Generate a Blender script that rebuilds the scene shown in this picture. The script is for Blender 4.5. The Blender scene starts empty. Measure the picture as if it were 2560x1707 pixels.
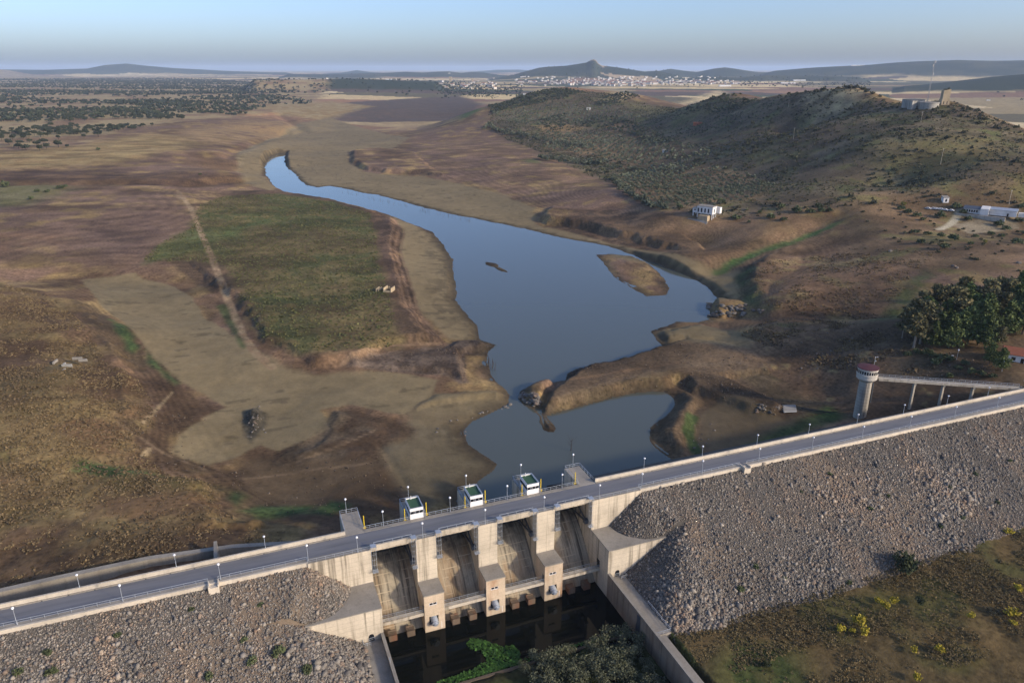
import bpy, math, random
import numpy as np
R = math.radians
sc = bpy.context.scene
COL = sc.collection
rng = np.random.default_rng(11)
random.seed(11)

# ------------------------------------------------------------------ camera, sky, sun, exposure
CAM_H, PITCH, HEAD, FPX = 110.0, math.atan((853.5 - 172.0) / 1837.0), R(21.1), 1837.0
cam = bpy.data.objects.new('camera', bpy.data.cameras.new('camera'))
COL.objects.link(cam)
cam.location = (0, 0, CAM_H)
cam.rotation_euler = (math.pi / 2 - PITCH, 0, -HEAD)
cam.data.sensor_width = 36.0
cam.data.lens = 36.0 * FPX / 2560.0
cam.data.clip_start = 1.0
cam.data.clip_end = 150000.0
sc.camera = cam

SUN_EL = R(21.0)
SUN_H = (0.655, -0.756)                        # horizontal direction towards the sun
world = bpy.data.worlds.new('World'); sc.world = world; world.use_nodes = True
nt = world.node_tree
sky = nt.nodes.new('ShaderNodeTexSky'); sky.sky_type = 'NISHITA'; sky.sun_disc = False
sky.sun_elevation = SUN_EL; sky.sun_rotation = math.atan2(SUN_H[0], SUN_H[1])
sky.altitude = 300; sky.air_density = .75; sky.dust_density = 2.2; sky.ozone_density = 3.5
bg = nt.nodes['Background']; bg.inputs[1].default_value = 0.15
mul = nt.nodes.new('ShaderNodeMix'); mul.data_type = 'RGBA'; mul.blend_type = 'MULTIPLY'; mul.inputs[0].default_value = 1.0
mul.inputs[7].default_value = (.97, .92, .95, 1)
nt.links.new(sky.outputs[0], mul.inputs[6]); nt.links.new(mul.outputs[2], bg.inputs[0])
sun = bpy.data.objects.new('sun', bpy.data.lights.new('sun', 'SUN'))
COL.objects.link(sun)
sun.data.energy = 2.4; sun.data.angle = R(3.5); sun.data.color = (1.0, 0.83, 0.62)
from mathutils import Vector
sv = Vector((SUN_H[0] * math.cos(SUN_EL), SUN_H[1] * math.cos(SUN_EL), math.sin(SUN_EL)))
sun.rotation_euler = sv.to_track_quat('Z', 'Y').to_euler()
sun.location = (0, 0, 300)
sc.view_settings.view_transform = 'Standard'; sc.view_settings.look = 'None'
sc.view_settings.exposure = 0.68; sc.view_settings.gamma = 1.0
sc.render.engine = 'CYCLES'
sc.cycles.use_denoising = True
sc.cycles.max_bounces = 6; sc.cycles.diffuse_bounces = 2; sc.cycles.glossy_bounces = 3
sc.cycles.transparent_max_bounces = 6; sc.cycles.volume_bounces = 1
sc.cycles.caustics_reflective = False; sc.cycles.caustics_refractive = False

# ------------------------------------------------------------------ survey helpers (metres; X along the dam, Y upstream, crest road at z 0)
_cp, _sp, _ca, _sa = math.cos(PITCH), math.sin(PITCH), math.cos(HEAD), math.sin(HEAD)
def sight(px, py):
    u = (np.asarray(px, float) / .91875 - 1280.0) / FPX
    v = (np.asarray(py, float) / .91875 - 853.5) / FPX
    f = _cp - v * _sp
    return np.stack([u * _ca + f * _sa, -u * _sa + f * _ca, -(_sp + v * _cp)], -1)
def at_z(px, py, z):
    d = sight(px, py)
    t = (z - CAM_H) / d[..., 2]
    return d[..., 0] * t, d[..., 1] * t
def at_d(px, py, dist):
    d = sight(px, py)
    t = dist / math.hypot(d[0], d[1])
    return d[0] * t, d[1] * t, CAM_H + d[2] * t
def plan(pts, z):
    a = np.array(pts, float)
    x, y = at_z(a[:, 0], a[:, 1], z)
    return np.stack([x, y], 1)

# ------------------------------------------------------------------ noise on plan coordinates
_tab = np.random.default_rng(5).random((8, 256, 256)).astype(np.float32)
def vnoise(x, y, s, k=0):
    x = x / s; y = y / s
    xi = np.floor(x); yi = np.floor(y)
    fx = (x - xi).astype(np.float32); fy = (y - yi).astype(np.float32)
    fx = fx * fx * (3 - 2 * fx); fy = fy * fy * (3 - 2 * fy)
    xi = xi.astype(np.int64) & 255; yi = yi.astype(np.int64) & 255
    x1 = (xi + 1) & 255; y1 = (yi + 1) & 255
    t = _tab[k & 7]
    a = t[yi, xi] * (1 - fx) + t[yi, x1] * fx
    b = t[y1, xi] * (1 - fx) + t[y1, x1] * fx
    return a * (1 - fy) + b * fy
def fbm(x, y, s, o=4, k=0):
    r = 0; a = 1.0; n = 0
    for i in range(o):
        c, q = math.cos(i * 1.1), math.sin(i * 1.1)
        r = r + a * vnoise(x * c - y * q + 37.0 * i, x * q + y * c - 11.0 * i, s, k + i); n += a
        a *= 0.5; s *= 0.47
    return r / n                                   # 0..1
def sstep(a, b, x):
    t = np.clip((x - a) / (b - a), 0, 1)
    return t * t * (3 - 2 * t)
def sdf(P, X, Y, pad):
    """signed distance to a closed outline in plan, negative inside; only worked out within pad of its box"""
    out = np.full(X.shape, 1e6)
    m = (X > P[:, 0].min() - pad) & (X < P[:, 0].max() + pad) & (Y > P[:, 1].min() - pad) & (Y < P[:, 1].max() + pad)
    if not m.any(): return out
    x, y = X[m], Y[m]
    d = np.full(x.shape, 1e18); ins = np.zeros(x.shape, bool)
    for i in range(len(P)):
        ax, ay = P[i - 1]; bx, by = P[i]
        ex, ey = bx - ax, by - ay
        L = ex * ex + ey * ey + 1e-9
        t = np.clip(((x - ax) * ex + (y - ay) * ey) / L, 0, 1)
        d = np.minimum(d, (x - ax - t * ex) ** 2 + (y - ay - t * ey) ** 2)
        c = (ay > y) != (by > y)
        if c.any():
            ins ^= c & (x < ex * (y - ay) / (ey if abs(ey) > 1e-9 else 1e-9) + ax)
    out[m] = np.sqrt(d) * np.where(ins, -1, 1)
    return out
def inside(P, x, y):
    return sdf(P, np.asarray(x, float), np.asarray(y, float), 1.0) < 0
def sdline(P, X, Y, pad):
    out = np.full(X.shape, 1e6)
    m = (X > P[:, 0].min() - pad) & (X < P[:, 0].max() + pad) & (Y > P[:, 1].min() - pad) & (Y < P[:, 1].max() + pad)
    if not m.any(): return out
    x, y = X[m], Y[m]; d = np.full(x.shape, 1e18)
    for i in range(1, len(P)):
        ax, ay = P[i - 1]; bx, by = P[i]
        ex, ey = bx - ax, by - ay
        t = np.clip(((x - ax) * ex + (y - ay) * ey) / (ex * ex + ey * ey + 1e-9), 0, 1)
        d = np.minimum(d, (x - ax - t * ex) ** 2 + (y - ay - t * ey) ** 2)
    out[m] = np.sqrt(d)
    return out

# ------------------------------------------------------------------ meshes
def raw_mesh(name, V, F, tint=None, smooth=False):
    """V (n,3); F list of int arrays (m,k)"""
    me = bpy.data.meshes.new(name)
    V = np.asarray(V, np.float32)
    F = [np.asarray(f, np.int32) for f in F if len(f)]
    me.vertices.add(len(V)); me.vertices.foreach_set('co', V.ravel())
    idx = np.concatenate([f.ravel() for f in F])
    cnt = np.concatenate([np.full(len(f), f.shape[1], np.int32) for f in F])
    me.loops.add(len(idx)); me.loops.foreach_set('vertex_index', idx)
    me.polygons.add(len(cnt))
    st = np.zeros(len(cnt), np.int32); st[1:] = np.cumsum(cnt)[:-1]
    me.polygons.foreach_set('loop_start', st); me.polygons.foreach_set('loop_total', cnt)
    if smooth: me.polygons.foreach_set('use_smooth', np.ones(len(cnt), bool))
    me.update(calc_edges=True)
    if tint is not None:
        at = me.attributes.new('tint', 'FLOAT_COLOR', 'POINT')
        c = np.ones((len(V), 4), np.float32); c[:, :np.shape(tint)[1]] = tint
        at.data.foreach_set('color', c.ravel())
    return me
class MB:
    def __init__(s): s.v = []; s.f = []
    def add(s, vs, fs):
        o = len(s.v); s.v += [tuple(map(float, p)) for p in vs]
        s.f += [tuple(i + o for i in f) for f in fs]; return s
    def box(s, x0, x1, y0, y1, z0, z1):
        return s.add([(x0, y0, z0), (x1, y0, z0), (x1, y1, z0), (x0, y1, z0), (x0, y0, z1), (x1, y0, z1), (x1, y1, z1), (x0, y1, z1)],
                     [(3, 2, 1, 0), (4, 5, 6, 7), (0, 1, 5, 4), (1, 2, 6, 5), (2, 3, 7, 6), (3, 0, 4, 7)])
    def bar(s, a, b, w, h=None):
        """a square bar from a to b"""
        h = h or w
        a = Vector(a); b = Vector(b); d = (b - a).normalized()
        up = Vector((0, 0, 1)) if abs(d.z) < .95 else Vector((0, 1, 0))
        r = d.cross(up).normalized() * (w / 2); u = r.cross(d).normalized() * (h / 2)
        vs = [p + sx * r + sy * u for p in (a, b) for sx, sy in ((-1, -1), (1, -1), (1, 1), (-1, 1))]
        return s.add(vs, [(3, 2, 1, 0), (4, 5, 6, 7), (0, 1, 5, 4), (1, 2, 6, 5), (2, 3, 7, 6), (3, 0, 4, 7)])
    def cyl(s, a, b, r0, r1=None, n=10, caps=True):
        r1 = r0 if r1 is None else r1
        a = Vector(a); b = Vector(b); d = (b - a).normalized()
        up = Vector((0, 0, 1)) if abs(d.z) < .95 else Vector((1, 0, 0))
        x = d.cross(up).normalized(); y = d.cross(x)
        vs = []
        for p, r in ((a, r0), (b, r1)):
            for i in range(n):
                t = 2 * math.pi * i / n; vs.append(p + x * math.cos(t) * r + y * math.sin(t) * r)
        fs = [(i, (i + 1) % n, n + (i + 1) % n, n + i) for i in range(n)]
        if caps: fs += [tuple(range(n - 1, -1, -1)), tuple(range(n, 2 * n))]
        return s.add(vs, fs)
    def lathe(s, prof, c=(0, 0), n=28):
        o = []
        for r, z in prof:
            o += [(c[0] + r * math.cos(2 * math.pi * i / n), c[1] + r * math.sin(2 * math.pi * i / n), z) for i in range(n)]
        fs = []
        for k in range(len(prof) - 1):
            fs += [(k * n + i, k * n + (i + 1) % n, (k + 1) * n + (i + 1) % n, (k + 1) * n + i) for i in range(n)]
        fs += [tuple(range(n - 1, -1, -1)), tuple(range((len(prof) - 1) * n, len(prof) * n))]
        return s.add(o, fs)
    def prism(s, pts, z0, z1):
        n = len(pts)
        z0 = z0 if hasattr(z0, '__len__') else [z0] * n; z1 = z1 if hasattr(z1, '__len__') else [z1] * n
        vs = [(p[0], p[1], z0[i]) for i, p in enumerate(pts)] + [(p[0], p[1], z1[i]) for i, p in enumerate(pts)]
        return s.add(vs, [tuple(range(n - 1, -1, -1)), tuple(range(n, 2 * n))] + [(i, (i + 1) % n, n + (i + 1) % n, n + i) for i in range(n)])
    def sideprism(s, pts, x0, x1):
        """outline in (y, z), swept along x"""
        n = len(pts)
        vs = [(x0, p[0], p[1]) for p in pts] + [(x1, p[0], p[1]) for p in pts]
        return s.add(vs, [tuple(range(n)), tuple(range(2 * n - 1, n - 1, -1))] + [(i, n + i, n + (i + 1) % n, (i + 1) % n) for i in range(n)])
    def ball(s, c, r, n=10, m=6):
        prof = [(max(1e-3, r * math.sin(math.pi * k / m)), c[2] - r * math.cos(math.pi * k / m)) for k in range(m + 1)]
        return s.lathe(prof, c, n)
    def mesh(s, name, smooth=False):
        me = bpy.data.meshes.new(name); me.from_pydata(s.v, [], s.f)
        import bmesh
        b = bmesh.new(); b.from_mesh(me); bmesh.ops.recalc_face_normals(b, faces=b.faces[:]); b.to_mesh(me); b.free()
        if smooth:
            me.polygons.foreach_set('use_smooth', np.ones(len(me.polygons), bool))
        me.update(); return me
def link(name, me, mat, parent=None, loc=None):
    o = bpy.data.objects.new(name, me)
    if me is not None and mat is not None:
        if me.materials: pass
        else: me.materials.append(mat)
    COL.objects.link(o)
    if loc is not None: o.location = loc
    if parent is not None: o.parent = parent
    return o
def part(name, mb, mat, parent, smooth=False):
    return link(name, mb.mesh(name, smooth), mat, parent)
def tag(o, label, cat, group=None, kind=None):
    if label: o['label'] = label
    if cat: o['category'] = cat
    if group: o['group'] = group
    if kind: o['kind'] = kind
    return o
def thing(name, label, cat, loc=(0, 0, 0), rz=0, group=None):
    o = bpy.data.objects.new(name, None); COL.objects.link(o)
    o.empty_display_size = .5
    o.location = loc; o.rotation_euler = (0, 0, rz)
    return tag(o, label, cat, group)
def copy_tree(o, parent=None):
    c = o.copy(); COL.objects.link(c)
    if parent is not None: c.parent = parent
    for ch in list(o.children): copy_tree(ch, c)
    return c

# ------------------------------------------------------------------ materials
def mat(name, col, rough=.85, metal=0.0, spec=.3):
    m = bpy.data.materials.new(name); m.use_nodes = True
    b = m.node_tree.nodes['Principled BSDF']
    b.inputs['Base Color'].default_value = (*col, 1); b.inputs['Roughness'].default_value = rough
    b.inputs['Metallic'].default_value = metal; b.inputs['Specular IOR Level'].default_value = spec
    return m
class NT:
    def __init__(s, m): s.t = m.node_tree; s.b = s.t.nodes['Principled BSDF']
    def n(s, kind, **kw):
        x = s.t.nodes.new(kind)
        for k, v in kw.items():
            if k.startswith('i_'):
                x.inputs[int(k[2:])].default_value = v
            else: setattr(x, k, v)
        return x
    def l(s, a, b): s.t.links.new(a, b)
    def noise(s, vec, scale, detail=4, rough=.55):
        x = s.n('ShaderNodeTexNoise'); x.inputs['Scale'].default_value = scale; x.inputs['Detail'].default_value = detail
        x.inputs['Roughness'].default_value = rough
        if vec is not None: s.l(vec, x.inputs['Vector'])
        return x.outputs['Fac']
    def ramp(s, fac, stops):
        x = s.n('ShaderNodeValToRGB'); e = x.color_ramp.elements
        while len(e) < len(stops): e.new(.5)
        for q, (p, c) in zip(e, stops):
            q.position = p; q.color = (*c, 1) if hasattr(c, '__len__') else (c, c, c, 1)
        s.l(fac, x.inputs[0]); return x.outputs[0]
    def mix(s, fac, a, b, mode='MIX'):
        x = s.n('ShaderNodeMix', data_type='RGBA', blend_type=mode)
        for sock, v in ((x.inputs[0], fac), (x.inputs[6], a), (x.inputs[7], b)):
            if hasattr(v, 'is_linked'): s.l(v, sock)
            elif hasattr(v, '__len__'): sock.default_value = (*v, 1)
            else: sock.default_value = v
        return x.outputs[2]
    def pos(s, scale=(1, 1, 1)):
        g = s.n('ShaderNodeNewGeometry'); m = s.n('ShaderNodeVectorMath', operation='MULTIPLY')
        s.l(g.outputs['Position'], m.inputs[0]); m.inputs[1].default_value = scale
        return m.outputs[0]
    def bump(s, h, strength, dist):
        x = s.n('ShaderNodeBump'); x.inputs['Strength'].default_value = strength; x.inputs['Distance'].default_value = dist
        s.l(h, x.inputs['Height']); s.l(x.outputs[0], s.b.inputs['Normal'])
    def math(s, op, a, b=0.0):
        x = s.n('ShaderNodeMath', operation=op)
        for i, v in enumerate((a, b)):
            if hasattr(v, 'is_linked'): s.l(v, x.inputs[i])
            else: x.inputs[i].default_value = v
        return x.outputs[0]
def tint_mat(name, rough=.9, var=.35, nscale=1.2, bump=0.0, bscale=2.0, bdist=.3, rnd=0.0, spec=.2):
    m = mat(name, (.2, .2, .2), rough, 0, spec); t = NT(m)
    a = t.n('ShaderNodeAttribute', attribute_name='tint').outputs['Color']
    f = t.noise(t.pos(), nscale, 5, .6)
    c = t.mix(1.0, a, t.ramp(f, [(.25, 1 - var), (.75, 1 + var)]), 'MULTIPLY')
    if rnd:
        oi = t.n('ShaderNodeObjectInfo').outputs['Random']
        c = t.mix(1.0, c, t.ramp(oi, [(0, 1 - rnd), (1, 1 + rnd)]), 'MULTIPLY')
    t.l(c, t.b.inputs['Base Color'])
    if bump: t.bump(t.noise(t.pos(), bscale, 4, .6), bump, bdist)
    return m
def concrete(name, col, streak=.45, lines=.16, rust=None, dark=(.10, .085, .06)):
    m = mat(name, col, .9, 0, .25); t = NT(m)
    big = t.noise(t.pos((.16, .16, .16)), 1.0, 5, .6)
    c = t.mix(1.0, col, t.ramp(big, [(.3, .80), (.7, 1.12)]), 'MULTIPLY')
    st = t.noise(t.pos((.75, .75, .035)), 1.0, 4, .62)
    c = t.mix(t.math('MULTIPLY', t.ramp(st, [(.51, 0.0), (.67, 1.0)]), streak), c, dark)
    if rust:
        rs = t.noise(t.pos((.22, .22, .06)), 1.0, 4, .6)
        c = t.mix(t.math('MULTIPLY', t.ramp(rs, [(.5, 0.0), (.66, 1.0)]), rust[3]), c, rust[:3])
    sep = t.n('ShaderNodeSeparateXYZ'); t.l(t.pos(), sep.inputs[0])
    fz = t.math('FRACT', t.math('MULTIPLY', sep.outputs[2], .8))
    ln = t.ramp(fz, [(0.0, 0.0), (.03, 1.0), (.10, 1.0), (.13, 0.0)])
    c = t.mix(t.math('MULTIPLY', ln, t.math('MULTIPLY', t.noise(t.pos((.3, .3, 1)), 1.0, 3), lines * 2)), c, dark)
    fine = t.noise(t.pos(), 2.6, 5, .65)
    c = t.mix(1.0, c, t.ramp(fine, [(.25, .86), (.75, 1.12)]), 'MULTIPLY')
    t.l(c, t.b.inputs['Base Color']); t.bump(fine, .25, .05)
    return m
M = {}
M['conc'] = concrete('concrete', (.57, .50, .385), .75, .18)
M['conc_grey'] = concrete('concrete_top', (.30, .275, .23), .22, .0, dark=(.12, .10, .075))
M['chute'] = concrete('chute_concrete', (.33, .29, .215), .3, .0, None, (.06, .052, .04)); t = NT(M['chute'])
c = t.b.inputs['Base Color'].links[0].from_socket
c = t.mix(t.ramp(t.noise(t.pos((.20, .05, .06)), 1.0, 4), [(.5, 0.0), (.66, .65)]), c, (.25, .145, .06))
st = t.noise(t.pos((1.3, .05, .05)), 1.0, 4, .65)
c = t.mix(t.ramp(st, [(.50, 0.0), (.66, .85)]), c, (.055, .048, .038))
st = t.noise(t.pos((2.0, .06, .06)), 1.0, 3, .6)
c = t.mix(t.ramp(st, [(.56, 0.0), (.70, .55)]), c, (.46, .41, .31))
sep = t.n('ShaderNodeSeparateXYZ'); t.l(t.pos(), sep.inputs[0])
ln = t.ramp(t.math('FRACT', t.math('MULTIPLY', sep.outputs[2], .62)), [(0.0, 0.0), (.03, 1.0), (.10, 1.0), (.13, 0.0)])
c = t.mix(t.math('MULTIPLY', ln, t.ramp(t.noise(t.pos((.3, .1, .1)), 1.0, 3), [(.45, 0.0), (.6, .7)])), c, (.45, .38, .27))
dk_ = t.ramp(t.math('ADD', t.math('MULTIPLY', sep.outputs[2], .12), t.noise(t.pos((.5, .3, .3)), 1.0, 4)), [(-.9, 0.0), (-.6, 0.0)])
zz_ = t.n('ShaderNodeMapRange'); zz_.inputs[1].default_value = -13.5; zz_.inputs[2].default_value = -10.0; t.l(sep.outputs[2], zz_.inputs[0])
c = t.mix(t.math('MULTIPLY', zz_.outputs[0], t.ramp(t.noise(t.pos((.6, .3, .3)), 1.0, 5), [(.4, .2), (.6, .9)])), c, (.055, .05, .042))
t.l(c, t.b.inputs['Base Color'])
M['beam'] = concrete('beam_concrete', (.52, .46, .36), .55, .0)
M['parapet'] = concrete('parapet_concrete', (.56, .50, .40), .18, .0)
M['tower'] = concrete('tower_concrete', (.40, .37, .31), .45, .3, dark=(.07, .065, .055))
M['steel'] = mat('galvanised_steel', (.42, .46, .50), .45, .35, .5)
M['darksteel'] = mat('dark_steel', (.09, .105, .125), .5, .4, .5)
M['white'] = mat('white_paint', (.78, .78, .76), .6)
M['wall_white'] = concrete('white_render', (.74, .73, .70), .12, 0)
M['green'] = mat('green_roof', (.045, .105, .055), .7)
M['yellow'] = mat('yellow_paint', (.72, .52, .03), .5)
M['glass'] = mat('dark_glass', (.012, .014, .018), .12, 0, .6)
M['globe'] = mat('lamp_globe', (.82, .84, .86), .25, 0, .5)
M['redroof'] = tint = mat('red_roof', (.085, .028, .032), .7)
M['tile'] = concrete('clay_tiles', (.28, .10, .055), .2, .0)
M['rust'] = concrete('rusty_concrete', (.15, .11, .075), .6, .0, (.2, .07, .03, .8))
M['wood'] = mat('dead_wood', (.055, .042, .032), .9)
M['stone'] = concrete('old_stone', (.46, .37, .24), .3, .1)
M['asphalt'] = mat('asphalt', (.085, .088, .095), .85); t = NT(M['asphalt'])
f = t.noise(t.pos((.05, .6, .3)), 1.0, 5, .6)
t.l(t.mix(1.0, (.165, .170, .182), t.ramp(f, [(.28, .70), (.42, .92), (.7, 1.15)]), 'MULTIPLY'), t.b.inputs['Base Color'])
M['gravel_strip'] = concrete('kerb_strip', (.33, .30, .25), .2, 0)
M['rock'] = tint_mat('loose_rock', .9, .25, 3.0, .4, 5.0, .08)
M['leaf'] = tint_mat('foliage', .8, .3, .8, 0, rnd=.18, spec=.15)
M['tuft'] = tint_mat('dry_tufts', .9, .25, .5)
M['ground'] = tint_mat('ground_soil', .95, .36, .7, .5, 1.6, .3, spec=.1); t = NT(M['ground'])
src = t.b.inputs['Base Color'].links[0].from_socket
vo = t.n('ShaderNodeTexVoronoi'); vo.inputs['Scale'].default_value = .55; vo.inputs['Randomness'].default_value = 1.0; t.l(t.pos((1, 1, .4)), vo.inputs['Vector'])
spk = t.ramp(vo.outputs['Distance'], [(.12, .55), (.42, 1.0), (.9, 1.12)])
c = t.mix(t.ramp(t.noise(t.pos((.06, .06, .06)), 1.0, 3), [(.4, .15), (.6, .9)]), src, t.mix(1.0, src, spk, 'MULTIPLY'))
vo2 = t.n('ShaderNodeTexVoronoi'); vo2.inputs['Scale'].default_value = .16; t.l(t.pos((1, 1, .4)), vo2.inputs['Vector'])
c = t.mix(1.0, c, t.ramp(vo2.outputs['Distance'], [(.06, .72), (.25, 1.0), (.8, 1.06)]), 'MULTIPLY')
at_ = t.n('ShaderNodeAttribute', attribute_name='tint')
soft = t.mix(1.0, at_.outputs['Color'], t.ramp(t.noise(t.pos((.25, .25, .25)), 1.0, 5, .6), [(.25, .88), (.75, 1.12)]), 'MULTIPLY')
c = t.mix(at_.outputs['Alpha'], soft, c)
t.l(c, t.b.inputs['Base Color'])
M['bark'] = mat('bark', (.09, .07, .055), .9)
M['carwhite'] = mat('car_paint', (.8, .8, .8), .25, 0, .5)
M['tyre'] = mat('tyre_rubber', (.02, .02, .02), .8)
M['skin'] = mat('skin', (.35, .2, .14), .7)
M['cloth'] = mat('dark_clothes', (.02, .022, .03), .9)
# ------------------------------------------------------------------ terrain: heights from survey points, banks and mounds on top
WZ = -20.0
CP = []                                         # survey points (x, y, z)
def cz(z, *pts):
    for p in pts:
        x, y = at_z(p[0], p[1], z); CP.append((float(x), float(y), z))
def cd(*pts):
    for px, py, d in pts: CP.append(tuple(float(v) for v in at_d(px, py, d)))
# reservoir floor
cz(-18.6, (450, 900), (540, 1000), (700, 870), (1000, 1080), (620, 1000), (960, 600), (1000, 700), (1000, 900), (1620, 960), (1750, 980), (1690, 900), (1600, 570), (1380, 530), (1150, 470), (950, 400), (780, 360))
cz(-18.0, (400, 740), (620, 1100), (760, 1100), (680, 350), (860, 330), (1690, 700), (1250, 498), (740, 300))
cz(-17.2, (250, 660), (420, 690), (300, 720), (560, 400), (640, 310), (960, 330))
cz(-21.0, (1250, 700), (1300, 1050), (1100, 530), (760, 445), (650, 400))
cz(-17, (900, 1060), (820, 1000), (600, 1140))
# meadow and the pink slopes left of the river
cz(-13.5, (560, 520), (650, 600), (760, 560), (800, 700), (700, 720), (840, 620), (620, 470), (760, 480))
cz(-15.0, (600, 740), (680, 800), (860, 770), (480, 620))
cz(-11.0, (430, 520), (350, 560), (480, 430), (200, 560), (40, 600))
cz(-14.5, (100, 640), (330, 620), (250, 625))
cz(-6.0, (330, 430), (150, 460), (0, 470), (250, 480)); cz(-4.0, (500, 390), (350, 400), (20, 430))
cz(2.0, (300, 350), (100, 350), (420, 330)); cz(0.0, (520, 300), (480, 350)); cz(-4.0, (610, 290), (560, 330), (640, 260))
cz(5.0, (250, 290), (50, 300), (400, 270)); cz(6.0, (500, 245), (600, 220), (700, 215), (200, 235), (0, 235))
# dry grass hill, lower left
cz(-6.0, (0, 672), (60, 690)); cz(-5.5, (90, 760), (180, 850), (60, 960), (0, 860)); cz(-7.5, (230, 930), (200, 760), (150, 1040), (0, 1080))
cz(-13.0, (330, 930), (290, 860), (250, 800), (330, 1060)); cz(-9.0, (120, 1180), (0, 1200), (280, 1200)); cz(-9.0, (400, 1230), (100, 1290)); cz(-14.0, (430, 1120), (560, 1190), (480, 1150))
cz(-13.5, (640, 1200), (700, 1190)); cz(-16.5, (700, 1160))
# right bank of the river
cz(-14.5, (980, 345), (1100, 400), (1200, 430)); cz(-12.0, (1080, 320), (1180, 370), (1000, 290)); cz(-9.0, (1100, 270), (1000, 250), (1200, 330)); cz(-6, (900, 250), (820, 245))
cz(-13.0, (1300, 470), (1400, 500), (1480, 530)); cz(-9.0, (1350, 430), (1450, 480), (1260, 390)); cz(-4.0, (1600, 500), (1520, 490), (1420, 440)); cz(-12.5, (1580, 575), (1650, 588))
cz(-3.0, (1760, 520), (1700, 500), (1850, 520)); cz(-9.0, (1750, 560), (1850, 560)); cz(-15.5, (1660, 612), (1700, 620), (1690, 660))
cz(-8.0, (1850, 640), (1800, 660), (1900, 600)); cz(-9.0, (1780, 700), (1900, 690)); cz(-2.0, (2000, 600), (2050, 660)); cz(2.0, (2150, 600), (2100, 540), (2000, 520)); cz(5.0, (2300, 560), (2352, 600)); cz(7.0, (2250, 490), (2340, 490), (2140, 482))
cz(-14.0, (1760, 760), (1740, 725)); cz(-10.0, (1850, 770), (1900, 740), (1950, 790)); cz(-1.0, (2080, 740), (2200, 720)); cz(-2.0, (2200, 800), (2120, 800)); cz(0.5, (2330, 830), (2352, 800)); cz(2, (2352, 720)); cz(-7.0, (2060, 850), (2000, 830)); cz(-14.0, (1900, 860), (1960, 900)); cz(-17.6, (1860, 940), (1930, 945), (1900, 905))
# the scrub hill with the tanks, its saddle, and the olive ridge
cd((1450, 400, 950), (1550, 420, 830), (1680, 430, 790), (1600, 350, 1050), (1480, 350, 1150), (1400, 340, 1230), (1300, 330, 1280), (1200, 290, 1500))
cd((1700, 350, 930), (1700, 280, 1180), (1800, 300, 1060), (1900, 280, 990), (1900, 350, 850), (1900, 420, 715), (1800, 420, 760), (2000, 340, 820), (2150, 300, 880), (2150, 370, 790), (2150, 430, 690), (2300, 350, 830), (2300, 420, 705), (2000, 440, 680), (2352, 380, 770), (2250, 300, 900), (2050, 270, 960))
cd((1600, 238, 1520), (1640, 224, 1490), (1680, 213, 1450), (1750, 226, 1400), (1800, 217, 1320), (1880, 206, 1220), (1950, 200, 1150), (2000, 213, 1110), (2050, 234, 1060), (2110, 240, 1040), (2170, 228, 1035), (2230, 247, 1020), (2300, 275, 1000), (2352, 296, 990), (2450, 330, 980), (2600, 380, 950))
cd((1250, 300, 1480), (1300, 260, 1700), (1400, 270, 1620), (1500, 280, 1480), (1560, 300, 1330), (1200, 250, 1750))
cd((1120, 245, 1750), (1200, 217, 1900), (1250, 205, 1960), (1290, 200, 1980), (1340, 208, 1930), (1420, 212, 1880), (1480, 228, 1800), (1540, 243, 1700))
for x, y, d in ((1680, 213, 1900), (1950, 200, 1700), (2170, 228, 1560), (2352, 296, 1500), (1290, 200, 2600), (1480, 228, 2400), (2500, 330, 1500), (1850, 206, 1850), (1120, 245, 2400)):
    q = at_d(x, y, d); CP.append((q[0], q[1], 4.0))
for x, y, d, z in ((2000, 213, 1250, 62), (2000, 213, 1400, 30), (2110, 240, 1150, 45), (2110, 240, 1300, 16), (2170, 228, 1130, 44), (2170, 228, 1280, 15), (2230, 247, 1120, 36), (2230, 247, 1280, 10), (2300, 275, 1100, 28), (2300, 275, 1260, 8), (2352, 296, 1090, 22), (2352, 296, 1250, 6), (2450, 330, 1080, 14), (2600, 380, 1050, 6), (1880, 206, 1400, 45), (1950, 200, 1330, 55), (1750, 226, 1600, 20), (1680, 213, 1640, 26)):
    q = at_d(x, y, d); CP.append((q[0], q[1], z))
for x in range(-300, 2800, 310):                # the wide plain behind
    for y, z in ((205, 6.0), (190, 8.0), (181, 8.0), (175.5, 8.0)):
        if y == 205 and 1050 < x < 1700: continue
        a, b = at_z(x, y, z); CP.append((float(a), float(b), z))
for r in (20000, 50000):
    for a in np.linspace(-60, 100, 9): CP.append((r * math.sin(R(a)), r * math.cos(R(a)), 8.0))
# below the dam
for q in ((100, 100, -18.3), (200, 100, -18.3), (300, 90, -18), (150, 60, -18.5), (60, 80, -19), (20, 90, -18.5), (-60, 100, -18), (-150, 80, -17), (-250, 200, -8), (-200, 130, -12), (400, 100, -10), (0, 20, -18), (200, 10, -18), (340, 160, 0), (300, 185, -1), (420, 260, 4), (-150, 300, -6), (-300, 400, -4), (-400, 700, 0), (560, 500, 10), (700, 800, 20)): CP.append(q)
CP = np.array(CP)
def uv(x, y):
    x = x; y = y + 60.0
    return np.log(np.hypot(x, y)), np.arctan2(x, y)
def tps_fit(P):
    u, v = uv(P[:, 0], P[:, 1]); n = len(P)
    d2 = (u[:, None] - u) ** 2 + (v[:, None] - v) ** 2 + 1e-12
    K = .5 * d2 * np.log(d2) + np.eye(n) * 2e-4
    A = np.zeros((n + 3, n + 3)); A[:n, :n] = K
    A[:n, n] = 1; A[:n, n + 1] = u; A[:n, n + 2] = v; A[n:, :n] = A[:n, n:].T
    b = np.zeros(n + 3); b[:n] = P[:, 2]
    return np.linalg.solve(A, b), u, v
_w, _cu, _cv = tps_fit(CP)
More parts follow.
